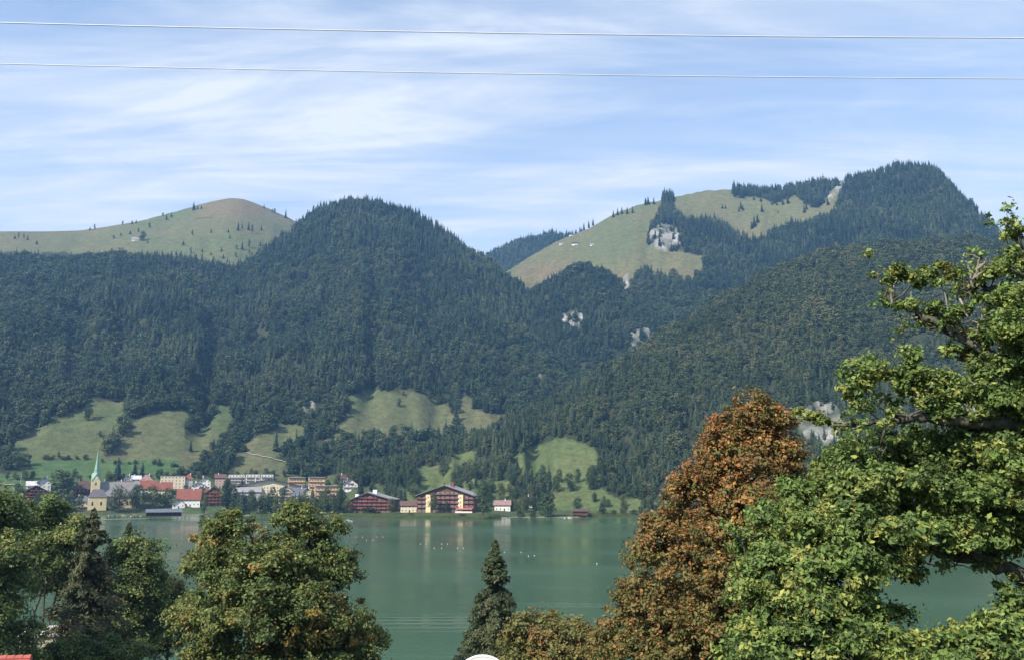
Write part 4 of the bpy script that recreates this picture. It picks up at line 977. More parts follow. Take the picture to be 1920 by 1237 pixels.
# ---- the two big hotels with flowered balconies
def hotel(label, x0, xr, x1, yb, ye, yr, wall, floors, fcol, bays=(), awn=None, wing=None):
    cx = (x0 + x1) / 2; p, d, s = placed(cx, yb)
    W = (x1 - x0) * s - 3; h = (yb - ye) * s; rh = (ye - yr) * s; dm = 24.0; rx = (xr - cx) * s
    az = math.atan2(p[0], p[1])
    root = empty('hotel', (p[0], p[1], p[2] - .05), -az - .28, label, 'hotel')
    w = MB(); w.prism([(-W / 2, -1.5), (W / 2, -1.5), (W / 2, h), (rx, h + rh - .3), (-W / 2, h)], 0, dm); w.build('wall', wallm(wall), root)
    r = MB(); o = 1.6
    el, er = rh * o / (W / 2 + rx), rh * o / (W / 2 - rx)
    r.slab([(-W / 2 - o, -2.6, h - el), (rx, -2.6, h + rh), (rx, dm, h + rh), (-W / 2 - o, dm, h - el)][::-1], .45)
    r.slab([(rx, -2.6, h + rh), (W / 2 + o, -2.6, h - er), (W / 2 + o, dm, h - er), (rx, dm, h + rh)][::-1], .45)
    ro = r.build('roof', roofm('grey'), root)
    fb = MB(); fb.slab([(-W / 2 - o, -2.75, h - el + .02), (rx, -2.75, h + rh + .02), (rx, -2.62, h + rh + .02), (-W / 2 - o, -2.62, h - el + .02)][::-1], .7); fb.slab([(rx, -2.75, h + rh + .02), (W / 2 + o, -2.75, h - er + .02), (W / 2 + o, -2.62, h - er + .02), (rx, -2.62, h + rh + .02)][::-1], .7)
    fb.build('bargeboard', paint('bargeboard_weathered', (.15, .14, .13), .8, .2, .2), ro)
    c = MB(); c.box(rx + 3, rx + 6.5, 6, 9, h + rh * .6, h + rh + 1.9); c.build('chimney', wallm('redwood' if bays else 'white'), ro)
    fh = h / floors
    for f in range(floors + 1):
        z = f * fh
        if f == floors:
            lim = (rx - W * .24, rx + W * .24)
        else: lim = (-W / 2 + .4, W / 2 - .4)
        nb = max(2, int((lim[1] - lim[0]) / 4.2))
        for k in range(nb):
            a = lim[0] + (lim[1] - lim[0]) * k / nb; b_ = lim[0] + (lim[1] - lim[0]) * (k + 1) / nb
            xm = (a + b_) / 2
            if any(abs(xm - q) < 3.2 for q in bays): continue
            g = link('window', window_mesh(2.0, 1.9), root); g.location = (xm, -.03, z + .5)
            if f > 0: balcony(root, a + .08, b_ - .08, z + .1, 1.5, fcol if random.random() < .9 else 'pink')
    for q in bays:
        b_ = MB(); b_.box(q - 2.3, q + 2.3, -1.2, .0, 0, h + .3); bo = b_.build('bay', wallm('yellow'), root)
        for f in range(1, floors):
            g = link('window', window_mesh(1.2, 1.45), bo); g.location = (q, -1.22, f * fh + .9)
    if awn:
        a = MB(); a.slab([(awn[0], -4.4, 3.0), (awn[1], -4.4, 3.0), (awn[1], -.05, 4.4), (awn[0], -.05, 4.4)], .12); a.build('awning', paint('awning_red', (.42, .13, .10), .8, .2, .15), root)
        t = MB(); t.box(awn[0], awn[1], -4.6, -.01, -1.4, .3); t.build('terrace', wallm('grey'), root)
        b_ = MB(); b_.box(awn[0], awn[1], -4.5, -4.35, .3, 1.3); b_.build('railing', paint('railing_white', (.7, .68, .64), .6, .3, .1), root)
    if wing:
        b_ = MB(); b_.box(-W / 2 - wing, -W / 2 - .01, 3, 15, -1.5, h * .86); wo_ = b_.build('wing', wallm(wall), root)
        b2 = MB(); b2.slab([(-W / 2 - wing - 1, 1.8, h * .88), (-W / 2 + .2, 1.8, h * .88 + .9), (-W / 2 + .2, 16, h * .88 + .9), (-W / 2 - wing - 1, 16, h * .88)], .35); b2.build('wing_roof', roofm('pale'), wo_)
        for f in range(1, floors): balcony(wo_, -W / 2 - wing + .2, -W / 2 - .3, f * fh * .9, -1.6, None)
        c = MB(); c.box(-W / 2 + 1.5, -W / 2 + 4.5, 5, 8, h * .9, h + 4.0); c.build('lift_tower', wallm('white'), root)
    return root
hotel('dark timber hotel covered in red geraniums at the reed edge', 657, 689, 736, 960, 936, 924, 'redwood', 4, 'red', wing=6)
hotel('largest flowered hotel, with two yellow bays and wide grey gable roof', 778, 834, 891, 960, 929, 911, 'brown', 4, 'pink', bays=(-15.5, 14.5), awn=(10.5, 26))
# ---- church
def church():
    p, d, s = placed(196, 953); az = math.atan2(p[0], p[1])
    root = empty('church', (p[0], p[1], p[2] - .05), -az + .05, 'yellow village church with slender green copper spire', 'church')
    X = lambda px: (px - 196) * s
    Z = lambda py: (953 - py) * s
    ym = wallm('yellow')
    n = MB(); n.box(X(186), X(246), 4, 15, -1.5, Z(932)); n.add([(X(246), 4, Z(932)), (X(246), 15, Z(932)), (X(246), 9.5, Z(911))], [(0, 1, 2)]); n.build('nave', ym, root)
    r = MB(); zr = Z(909.5); ze = Z(933.5)
    r.slab([(X(185), 3.2, ze), (X(247.5), 3.2, ze), (X(247.5), 9.5, zr), (X(185), 9.5, zr)], .3); r.slab([(X(185), 9.5, zr), (X(247.5), 9.5, zr), (X(247.5), 15.8, ze), (X(185), 15.8, ze)], .3); r.build('nave_roof', paint('shingle_grey', (.24, .235, .225), .8, .2, .2, .3), root)
    a = MB(); x0, x1 = X(170.5), X(198); a.box(x0, x1, -3, 3.9, -1.5, Z(934)); ao = a.build('chapel', ym, root)
    r = MB(); i_ = 3.5; z0, z1 = Z(934), Z(921.5); r.add([(x0 - .5, -3.5, z0), (x1 + .5, -3.5, z0), (x1 + .5, 4.4, z0), (x0 - .5, 4.4, z0), (x0 + i_, .5, z1), (x1 - i_, .5, z1)], [(0, 1, 5, 4), (1, 2, 5), (2, 3, 4, 5), (3, 0, 4), (3, 2, 1, 0)]); r.build('chapel_roof', paint('slate_dark', (.13, .12, .13), .7, .3, .2, .5), ao)
    for px in (177, 190):
        w = MB(); xx = X(px); w.box(xx - .7, xx + .7, -3.07, -2.95, 3.2, 6.0); w.tube([(xx, -3.07, 6.0), (xx, -2.95, 6.0)], .7, 12); w.build('window', M_GLASS, ao)
    for px in (206, 218, 230, 241):
        w = MB(); xx = X(px); w.box(xx - .7, xx + .7, 3.93, 4.05, 3, 6.6); w.tube([(xx, 3.93, 6.6), (xx, 4.05, 6.6)], .7, 12); w.build('window', M_GLASS, root)
    tx0, tx1 = X(173.8), X(187); tw = tx1 - tx0; cx, cy = (tx0 + tx1) / 2, 7.0; y0, y1 = cy - tw / 2, cy + tw / 2; zt = Z(908)
    t = MB(); t.box(tx0, tx1, y0, y1, -1.5, zt); gz = Z(897.5)
    t.add([(tx0, y0, zt), (tx1, y0, zt), (cx, y0, gz)], [(0, 1, 2)]); t.add([(tx0, y1, zt), (tx1, y1, zt), (cx, y1, gz)], [(2, 1, 0)]); t.add([(tx0, y0, zt), (tx0, y1, zt), (tx0, cy, gz)], [(2, 1, 0)]); t.add([(tx1, y0, zt), (tx1, y1, zt), (tx1, cy, gz)], [(0, 1, 2)])
    to = t.build('tower', ym, root)
    for zz_ in (Z(913), Z(924)):
        w = MB(); w.box(cx - .55, cx + .55, y0 - .06, y0 + .05, zz_ - 1.2, zz_ + 1.0); w.tube([(cx, y0 - .06, zz_ + 1.0), (cx, y0 + .05, zz_ + 1.0)], .55, 12); w.build('window', M_GLASS, to)
    ck = MB(); ck.tube([(cx, y0 - .10, Z(903.5)), (cx, y0 + .02, Z(903.5))], .95, 20); ck.build('clock_face', paint('clock_white', (.7, .68, .6), .5, .4, .05), to)
    sp = MB(); k = tw / 2 + .35; base = Z(906); mid = Z(894); tip = Z(853); V = []
    ring0 = [(cx - k, cy - k, zt - .2), (cx, cy - k, gz + .25), (cx + k, cy - k, zt - .2), (cx + k, cy, gz + .25), (cx + k, cy + k, zt - .2), (cx, cy + k, gz + .25), (cx - k, cy + k, zt - .2), (cx - k, cy, gz + .25)]
    q = tw * .30; ring1 = [(cx + q * math.cos(math.radians(a_)) , cy + q * math.sin(math.radians(a_)), mid) for a_ in (225, 270, 315, 0, 45, 90, 135, 180)]
    q2 = tw * .17; ring2 = [(cx + q2 * math.cos(math.radians(a_)) , cy + q2 * math.sin(math.radians(a_)), mid + (tip - mid) * .36) for a_ in (225, 270, 315, 0, 45, 90, 135, 180)]
    V = ring0 + ring1 + ring2 + [(cx, cy, tip)]
    fs = [(i, (i + 1) % 8, (i + 1) % 8 + 8, i + 8) for i in range(8)] + [(i + 8, (i + 1) % 8 + 8, (i + 1) % 8 + 16, i + 16) for i in range(8)] + [(i + 16, (i + 1) % 8 + 16, 24) for i in range(8)]
    sp.add(V, fs); so = sp.build('spire', paint('copper_green', (.22, .36, .28), .6, .4, .25, .3), to)
    cr = MB(); cr.tube([(cx, cy, tip - .2), (cx, cy, tip + 1.9)], .07, 6); cr.box(cx - .5, cx + .5, cy - .05, cy + .05, tip + 1.1, tip + 1.22); cr.tube([(cx, cy, tip + .1), (cx, cy, tip + .3), (cx, cy, tip + .5)], [.1, .35, .1], 8); cr.build('cross', paint('gilt', (.6, .45, .15), .35, .5, .1, 1, .6), so)
church()
# ---- boathouses
def boathouse(label, x0, x1, yw, yt, dist, plank, rcol, name='boathouse'):
    c = at((x0 + x1) / 2, yw, dist); s = dist / F * 1.02; W = (x1 - x0) * s; H = (yw - yt) * s; az = math.atan2(c[0], c[1])
    root = empty(name, (c[0], c[1], -.4), -az, label, 'boathouse'); dm = 9
    z1 = H * .30; z2 = H * .70
    w = MB(); w.box(-W / 2 + .8, W / 2 - .8, .6, dm, z1 + .8, z2 + .4); w.build('wall', plank, root)
    dk = MB(); dk.box(-W / 2 + .4, W / 2 - .4, 0, dm + 3, z1 + .4, z1 + .62); dk.build('deck', M_WOOD, root)
    n = max(3, int(W / 3.5))
    for k in range(n + 1):
        q = MB(); x = -W / 2 + .7 + (W - 1.4) * k / n; q.tube([(x, .25, -2.2), (x, .25, z2 + .5)], .18, 6); q.build('post', M_WOOD, root)
    r = MB(); r.slab([(-W / 2, -.8, z2 + .45), (W / 2, -.8, z2 + .45), (W / 2, dm / 2, H + .4), (-W / 2, dm / 2, H + .4)], .25); r.slab([(-W / 2, dm / 2, H + .4), (W / 2, dm / 2, H + .4), (W / 2, dm + .8, z2 + .45), (-W / 2, dm + .8, z2 + .45)], .25); r.build('roof', roofm(rcol), root)
boathouse('long dark boathouse on stilts with grey roof', 278, 336, 968, 950.5, 788, paint('boards_dark', (.035, .026, .022), .85, .15, .3), 'slate')
boathouse('small red-brown boat hut with layered dark roof by the beach bushes', 1074, 1103, 970, 955, 786, paint('boards_red', (.20, .085, .06), .85, .15, .3), 'brown', 'boat_hut')
# ---- boats
def hull(name, label, px, py, length, rz, hullm, group=None, kind='row', cat='boat'):
    az, te = pix_azel(px, py); d = CAMZ / -te
    x, y = math.sin(az) * d, math.cos(az) * d
    root = empty(name, (x, y, 0), rz, label, cat, group)
    L = length; Wd = L * .3; st = []
    xs = np.linspace(-L / 2, L / 2, 9); b = MB(); rows = []
    for xx in xs:
        t = (xx + L / 2) / L; w = Wd / 2 * (1 - max(0, (t - .45) / .55) ** 2.2) * (.82 + .18 * min(1, t * 4)); z = .42 + .22 * t * t
        rows.append([(xx, -w, z), (xx, -w * .75, .02), (xx, 0, -.15), (xx, w * .75, .02), (xx, w, z)])
    V = [q for r_ in rows for q in r_]; fs = [(i * 5 + j, i * 5 + j + 1, (i + 1) * 5 + j + 1, (i + 1) * 5 + j) for i in range(8) for j in range(4)] + [(0, 4, 3, 2, 1)]
    b.add(V, fs); b.build('hull', hullm, root)
    q = MB(); q.add([(*r_[0][:2], r_[0][2] - .12) for r_ in rows] + [(*r_[4][:2], r_[4][2] - .12) for r_ in rows], [(i, i + 9, i + 10, i + 1) for i in range(8)]); q.build('deck', paint('deck_boards', (.35, .30, .22), .7, .2, .2), root)
    if kind == 'row':
        for t in (-.2, .12):
            q = MB(); q.box(L * t - .15, L * t + .15, -Wd * .42, Wd * .42, .38, .44); q.build('seat', M_WOOD, root)
    else:
        q = MB(); q.prism([(-L * .18, .3), (L * .22, .3), (L * .12, 1.15), (-L * .16, 1.15)], -Wd * .34, Wd * .34); q.build('cabin', M_FRAME, root)
        q = MB(); q.box(-L * .2, L * .16, -Wd * .4, Wd * .4, 1.152, 1.24); q.build('cabin_roof', M_FRAME, root)
        q = MB(); q.box(-L * .15, L * .1, -Wd * .345, -Wd * .342, .65, 1.0); q.build('window', M_GLASS, root)
    return root
M_HULLW = paint('hull_white', (.78, .77, .74), .4, .4, .08)
hull('electric_boat', 'small white boat under way off the flowered hotels', 652, 976.5, 7.4, .05, M_HULLW, kind='cab')
hull('motor_boat', 'longer white boat passing behind the crown of the round maple', 470, 981, 9.0, 3.1, M_HULLW, kind='cab')
hcol = [(.7, .68, .64), (.12, .22, .38), (.45, .12, .08), (.66, .62, .5), (.10, .30, .24), (.72, .70, .66), (.30, .17, .09)]
for k, px in enumerate([207, 214, 222, 231, 239, 248, 257, 264]):
    c = hcol[k % 7]; lab = ['white', 'blue', 'red', 'cream', 'green', 'white', 'brown', 'white'][k]
    hull('rowing_boat', f'{lab} rowing boat moored at the church landing', px, 966.5 + (k % 3) * .5, 4.6, 1.2 + .2 * (k % 4), paint('hull_' + lab, c, .5, .35, .1), group=f'{lab} boats moored at the landing')
for k, px in enumerate([945, 1060, 1068]):
    hull('rowing_boat', 'white boat pulled in at the gravel beach', px, 970.5, 5.0, .2 + k, M_HULLW, group='white boats at the gravel beach')
# landing stage
c = at(236, 965, 796); az = math.atan2(c[0], c[1]); root = empty('landing_stage', (c[0], c[1], 0), -az, 'pale wooden landing stage below the church', 'jetty')
M_PL = paint('planks_pale', (.42, .37, .29), .85, .15, .25, 1.5)
for k in range(34):
    q = MB(); q.box(-17 + k, -17 + k + .94, -1.2, 3.2, .55, .65); q.build('plank', M_PL, root)
for k in range(9):
    q = MB(); q.tube([(-16 + k * 4, -1.0, -3), (-16 + k * 4, -1.0, 1.0)], .12, 6); q.build('post', M_WOOD, root)
# shore wall under the reddish brown landing near the boathouse
# buoys
bm_ = MB(); th = np.linspace(-1.2, 1.5, 7)
bm_.tube([(0, 0,   .16 * math.sin(a_) + .05) for a_ in th], [.16 * math.cos(a_) + .02 for a_ in th], 12)
bme = bm_.mesh('float', M_HULLW, True); sm_ = MB(); sm_.tube([(0, 0, .19), (0, 0, .28), (0, 0, .31)], [.05, .05, .02], 8); sme = sm_.mesh('ring', paint('buoy_ring', (.25, .25, .26), .5, .4, .1))
for px, py in [(788, 1019), (799, 1019), (828, 1019), (839, 1019), (814, 1027), (828, 1027), (858, 1027), (869, 1027), (946, 1035), (977, 1035), (991, 1042), (1002, 1041), (1119, 1056), (668, 1006), (680, 1006), (706, 1006), (718, 1006), (687, 1012), (699, 1012)]:
    az, te = pix_azel(px, py); d = CAMZ / -te
    ro_ = empty('buoy', (math.sin(az) * d, math.cos(az) * d, 0), 0, 'small round white buoy floating on the open lake', 'buoy', 'white buoys on the lake')
    link('float', bme, ro_); link('ring', sme, ro_)
# ---- parked cars by the church
cb = MB(); cb.prism([(-2.1, .35), (2.1, .35), (2.15, .75), (1.9, .92), (-2.0, .95), (-2.15, .7)], -.85, .85); cc_ = MB(); cc_.prism([(-1.9, .93), (1.0, .93), (.45, 1.45), (-1.5, 1.47)], -.74, .74)
cw = MB(); cw.tube([(0, -.1, 0), (0, .1, 0)], .32, 14); wme = cw.mesh('wheel', paint('tyre', (.02, .02, .02), .8, .2, .1)); cabme = cc_.mesh('cabin', M_GLASS)
for k, (px, py, c, lab) in enumerate([(136, 952, (.30, .36, .44), 'silver-blue'), (146, 953, (.08, .10, .14), 'dark blue'), (156, 952.5, (.62, .61, .59), 'white'), (165, 953.5, (.35, .35, .36), 'silver'), (62, 949, (.68, .67, .65), 'white'), (72, 948.5, (.60, .60, .58), 'pale grey'), (207, 955, (.06, .06, .07), 'black')]):
    p, d = hit(px, py); g = 'by the church' if px > 100 else 'in front of the dark chalet'
    ro_ = empty('parked_car', (p[0], p[1], p[2]), -.2 + .3 * k, f'{lab} car parked {g}', 'car', 'cars parked in the village')
    link('body', cb.mesh('body', paint('car_paint_' + lab, c, .3, .5, .05)), ro_); link('cabin', cabme, ro_)
    for xx in (-1.3, 1.3):
        for yy in (-.8, .8): w = link('wheel', wme, ro_); w.location = (xx, yy, .32)
# flagpole by the field
p, d = hit(38, 912); ro_ = empty('flagpole', p, 0, 'tall white flagpole beside the green field', 'flagpole')
q = MB(); q.tube([(0, 0, -.5), (0, 0, 12)], [.14, .07], 8); q.build('pole', M_FRAME, ro_); q = MB(); q.box(-.3, .3, -.3, .3, -.4, .25); q.build('base', wallm('grey'), ro_)
# alpine huts on the far pasture and the grassy hill
for px, py, w, lab in [(1052, 460, 8, 'small white alpine hut lowest on the far pasture'), (1078, 460, 12, 'larger white alpine hut in the middle of the far pasture'), (1110, 461, 8, 'small dark alpine hut beside the larger white one'), (1053, 446, 9, 'alpine hut at the crest of the far pasture by the ridge wood'), (1071, 443, 9, 'second alpine hut at the crest of the far pasture'), (254, 452, 13, 'low pale hut beside the round tree on the grassy hill')]:
    house(lab, px - w / 2, px + w / 2, py, py - w * .55, 'gs', 'white', 'dark' if w > 8.5 and px > 1000 else 'grey', .5, name='alpine_hut', cat='hut', chim=False, over=.6, dm=8)
# ------------------------------------------------------------------ trees one can tell apart on the far side
M_SPR_O = leaf_mat('spruce_needles', 'obj', (0.018, 0.036, 0.019), (0.026, 0.048, 0.024), (0.042, 0.064, 0.028), trans=.1)
M_LEAF_O = leaf_mat('broad_leaves', 'obj', (0.034, 0.062, 0.022), (0.055, 0.090, 0.030), (0.105, 0.125, 0.042), trans=.2)
M_LEAF_P = leaf_mat('poplar_leaves', 'obj', (0.075, 0.115, 0.040), (0.085, 0.125, 0.045), (0.10, 0.13, 0.045), trans=.2)
M_WILLOW = leaf_mat('willow_leaves', 'obj', (0.075, 0.090, 0.050), (0.085, 0.100, 0.055), (0.095, 0.105, 0.06), trans=.2)
V, Q = trunk_far(.3, .013, .008); TR_S = mesh_np('trunk', V, Q, [M_BARK], smooth=True)
V, Q = trunk_far(.5, .022, .012); TR_L = mesh_np('trunk', V, Q, [M_BARK], smooth=True)
def cm(fn, m): V, Q, C = fn; return mesh_np('crown', V, Q, [m], col=C)
CR = {'spruce': [cm(spruce_far(500 + k, 20, 11), M_SPR_O) for k in range(3)],
      'round': [cm(leafy_far(510 + k, 1100, .42, .06, .055, 16), M_LEAF_O) for k in range(4)],
      'poplar': [cm(leafy_far(520 + k, 900, .2, .05, .045, 16), M_LEAF_P) for k in range(2)],
      'cypress': [cm(leafy_far(530 + k, 900, .17, .03, .045, 16, pointy=.4), M_SPR_O) for k in range(2)],
      'willow': [cm(leafy_far(540, 1300, .5, .0, .05, 18), M_WILLOW)],
      'bush': [cm(leafy_far(550 + k, 900, .6, -.05, .08, 14), M_LEAF_O) for k in range(2)]}
NM = {'spruce': 'spruce_tree', 'round': 'leafy_tree', 'poplar': 'poplar_tree', 'cypress': 'columnar_tree', 'willow': 'willow_tree', 'bush': 'bush'}
WID = {'spruce': .34, 'round': .84, 'poplar': .4, 'cypress': .32, 'willow': 1.0, 'bush': 1.2}
TN = [0]
def tree_at(p, H, Wm, kind, label, group=None):
    k = TN[0]; TN[0] += 1
    sx = Wm / WID[kind]
    ro_ = empty(NM[kind], (p[0], p[1], p[2] - .25), k * 2.4, label, 'bush' if kind == 'bush' else 'tree', group, (sx, sx, H))
    link('crown', CR[kind][k % len(CR[kind])], ro_)
    if kind != 'bush': link('trunk', TR_S if kind == 'spruce' else TR_L, ro_)
    return ro_
def tree(px, yb, w, h, kind, label, group=None, dmin=700):
    p, d = hit(px, yb, dmin); s = d / F * 1.02
    return tree_at(p, h * s, w * s, kind, label, group)
# singled out in the village
for a in [(112, 940, 44, 54, 'poplar', 'big pale green poplar beside the wide brown-roofed inn'), (222, 961, 46, 44, 'willow', 'grey-green willow in front of the church nave'),
  (255, 955, 32, 42, 'round', 'dark leafy tree between the willow and the stilted boathouse'), (285, 952, 38, 36, 'round', 'dark leafy tree directly behind the stilted boathouse'), (310, 951, 34, 34, 'round', 'dark round tree next to the low white shed'), 
  (220, 899, 19, 38, 'spruce', 'tall spruce behind the church nave roof'), (252, 894, 16, 26, 'spruce', 'spruce standing against the green field, first of a pair'), (266, 894, 14, 26, 'spruce', 'spruce standing against the green field, second of a pair'),
  (422, 962, 19, 62, 'cypress', 'dark columnar tree beside the lawn, taller of the two'), (438, 963, 16, 52, 'cypress', 'dark columnar tree next to the taller one at the lawn'), (453, 966, 15, 44, 'spruce', 'dark spruce at the waterline past the columnar trees'), (470, 966, 24, 42, 'round', 'light leafy tree in front of the low grey-roofed building'),
  (508, 962, 26, 48, 'round', 'leafy tree with pale trunk beside the cream kiosk'), (531, 958, 20, 38, 'round', 'leafy tree in front of the cream house with balconies'), (585, 962, 18, 46, 'spruce', 'dark spruce in front of the terraced block'), (612, 964, 26, 46, 'round', 'yellow-green tree in front of the lower terraced block'), (637, 960, 22, 56, 'round', 'tall dark tree at the corner of the red geranium hotel'),
  (676, 930, 17, 40, 'spruce', 'dark spruce behind the roof of the red geranium hotel'), (734, 964, 20, 30, 'round', 'round tree at the reed edge between the two hotels'), (811, 962, 22, 36, 'round', 'round tree in front of the largest hotel, by its yellow bay'), (838, 961, 14, 22, 'round', 'small tree in front of the largest hotel entrance'),
  (906, 969, 38, 62, 'round', 'big dark tree at the end wall of the largest hotel'), (1026, 969, 54, 42, 'bush', 'large round bush overhanging the water by the beach'), (1085, 960, 26, 26, 'round', 'round dark tree behind the red-brown boat hut'), (958, 956, 22, 26, 'round', 'dark tree between the two beach cottages'),
  (382, 966, 15, 32, 'round', 'slim young tree at the waterside lawn'), (100, 950, 30, 22, 'bush', 'green bush behind the pale cars of the dark chalet'), (695, 962, 60, 10, 'bush', 'low hedge of bushes before the red geranium hotel'),
  (165, 788, 20, 30, 'round', 'dark round tree alone on the steep meadow'), (357, 846, 9, 20, 'spruce', 'single spruce on the narrow meadow strip'), (517, 846, 15, 38, 'spruce', 'tall spruce above the farm track'), (188, 820, 9, 10, 'round', 'small shrub on the steep meadow'), (110, 856, 6, 12, 'spruce', 'little spruce at the lower fence of the steep meadow'),
  (748, 762, 11, 16, 'round', 'lone tree in the middle of the broad meadow'), (756, 742, 8, 10, 'round', 'small tree at the top edge of the broad meadow'), (806, 752, 14, 18, 'round', 'tree at the upper corner of the broad meadow, first of two'), (823, 760, 15, 20, 'round', 'tree at the upper corner of the broad meadow, second of two'),
  (1030, 920, 20, 48, 'spruce', 'tall spruce at the foot of the bright green meadow'), (1012, 924, 22, 30, 'round', 'dark pine beside the tall meadow spruce'), (1044, 924, 22, 30, 'round', 'second dark pine beside the tall meadow spruce'), (1103, 905, 13, 28, 'round', 'bushy pine at the edge of the bright green meadow'),
  (267, 452, 16, 17, 'round', 'large round tree beside the hut on the grassy hill')]: tree(*a)
rw = np.random.default_rng(66)
for k in range(24):
    px_ = 432 + k * 9.2 + rw.uniform(-3, 3); hh_ = rw.uniform(16, 34)
    tree(px_, rw.uniform(957, 965), hh_ * rw.uniform(.55, .8), hh_, 'round', 'tall leafy tree on the village waterfront' if hh_ > 25 else 'small leafy tree on the village waterfront', 'tall waterfront trees' if hh_ > 25 else 'small waterfront trees')
g = 'dark bushes overhanging the far shore'
for px, yb, w, h in [(1130, 968, 26, 16), (1150, 969, 22, 12), (1168, 968, 20, 14), (1190, 968, 26, 12), (1215, 968, 22, 14), (975, 969, 22, 14), (490, 968, 26, 12), (560, 968, 30, 14), (600, 968, 26, 12), (1000, 970, 18, 12), (770, 969, 22, 7), (868, 971, 26, 9)]: tree(px, yb, w, h, 'bush', 'low dark bush overhanging the far waterline', g)
g = 'scattered trees on the grassy hill'
for x, y in [(40, 385), (110, 384), (668, 356), (720, 350), (742, 347), (1055, 276), (1078, 268), (1098, 268), (888, 310), (935, 312), (908, 328), (710, 405), (755, 392), (660, 420), (620, 432), (805, 455), (815, 372), (1298, 385), (1320, 373), (1355, 383), (1374, 400), (1425, 385), (1048, 413), (1150, 402), (1245, 396), (1253, 430), (1000, 466), (1040, 512), (1103, 503), (1208, 500), (1290, 490), (1320, 490), (1358, 482), (1345, 545), (1165, 552), (1218, 540), (1285, 530), (1420, 470), (1440, 263), (1485, 290), (1498, 292), (1558, 318), (490, 384), (515, 380), (100, 430), (130, 432), (150, 438), (80, 432), (1300, 378), (1060, 270), (1360, 512), (1150, 520), (1240, 560), (1310, 560), (960, 520), (200, 462)]:
    big = (x, y) in [(1298, 385), (1355, 383), (1055, 276), (1374, 400), (1558, 318), (1358, 482), (1320, 490)]
    kd = 'spruce' if random.random() < .75 else 'round'; sz = 'tall' if big else 'small'; nm = 'dark spruce' if kd == 'spruce' else 'round bushy tree'
    tree(x / 2.909, 300 + y / 2.909, 6 if big else random.uniform(3.4, 5.4), 17 if big else random.uniform(7, 12), kd, f'{sz} {nm} scattered on the open grassy hill', f'{sz} {nm}s on the grassy hill', 1200)
g = 'scattered spruces on the far pasture'
for x, y, h in [(40, 298, 14), (70, 302, 9), (30, 300, 12), (218, 252, 6), (412, 325, 11), (427, 325, 10), (505, 325, 15), (515, 335, 12), (495, 340, 10), (610, 340, 16), (572, 415, 22), (560, 425, 16), (588, 395, 18), (822, 345, 16), (832, 330, 14), (690, 345, 6), (660, 305, 12), (685, 308, 10), (375, 400, 22), (355, 402, 14), (264, 400, 20), (880, 305, 18), (940, 308, 16), (910, 300, 14), (570, 280, 10), (605, 290, 12), (715, 305, 14), (740, 300, 16), (290, 425, 14), (400, 435, 13)]:
    tree(1200 + x / 2.667, 270 + y / 2.667, h * .42, h, 'spruce', 'tall dark spruce on the far high pasture' if h > 13 else 'small dark spruce on the far high pasture', g + (', tall' if h > 13 else ', small'), 1500)
for px, y in [(1095, 432), (1104, 428), (1112, 424), (1150, 408), (1158, 404), (1166, 402), (1176, 402), (1186, 400), (1210, 385), (1216, 384), (1226, 384)]: tree(px, y, 6, 15, 'spruce', 'spruce on the skyline crest of the far high pasture', 'skyline spruces of the far pasture', 1500)
# garden trees between the houses
r = np.random.default_rng(77); g = 'garden trees among the village houses'; hs_ = [o for o in COL.objects if o.get('category') in ('house', 'hotel', 'church', 'building', 'inn', 'kiosk')]; foot = [(o.location.x, o.location.y) for o in hs_]
import re
def short(t):
    t = re.split(r' (?:beside|behind|near|next to|between|in front|by the|at the|among|squeezed|above|adjoining|just|whose|,)', t)[0].split(',')[0]
    w_ = t.split(); return t if len(w_) <= 11 else t.split(' with ')[0]
fa = np.array(foot); cnt = 0
while cnt < 190:
    px = r.uniform(0, 1000); d = r.uniform(815, 1010); az = float(pix_azel(px, 930)[0]); x, y = math.sin(az) * d, math.cos(az) * d
    z, lid, t = HZ(az, d); ppx, ppy = project(x, y, float(z))
    if ppy < 893 or (ppx < 330 and ppy < 905) or (330 < ppx < 425 and ppy > 945) or (ppx < 50 and ppy < 930) or float(z) < 1.2 or (660 < ppx < 900 and ppy > 925): continue
    dd = np.hypot(fa[:, 0] - x, fa[:, 1] - y)
    if dd.min() < 8: continue
    sm = ((fa[:, 0] - x * .985) ** 2 + (fa[:, 1] - y * .985) ** 2).min() ** .5 < 14        # keep low in front of a house
    k = 'spruce' if r.random() < .25 else 'round'
    H = (r.uniform(5, 8.5) if sm else r.uniform(8, 15)); hn = short(hs_[int(dd.argmin())]['label'])
    nm = f"{'small' if H < 7.5 else 'tall'} {'green spruce' if k == 'spruce' else 'leafy tree'}"
    tree_at((x, y, float(z)), H * (1.25 if k == 'spruce' else 1), H * (.42 if k == 'spruce' else .85), k, f'{nm} beside the {hn}', f'{nm}s by the {hn}'); cnt += 1
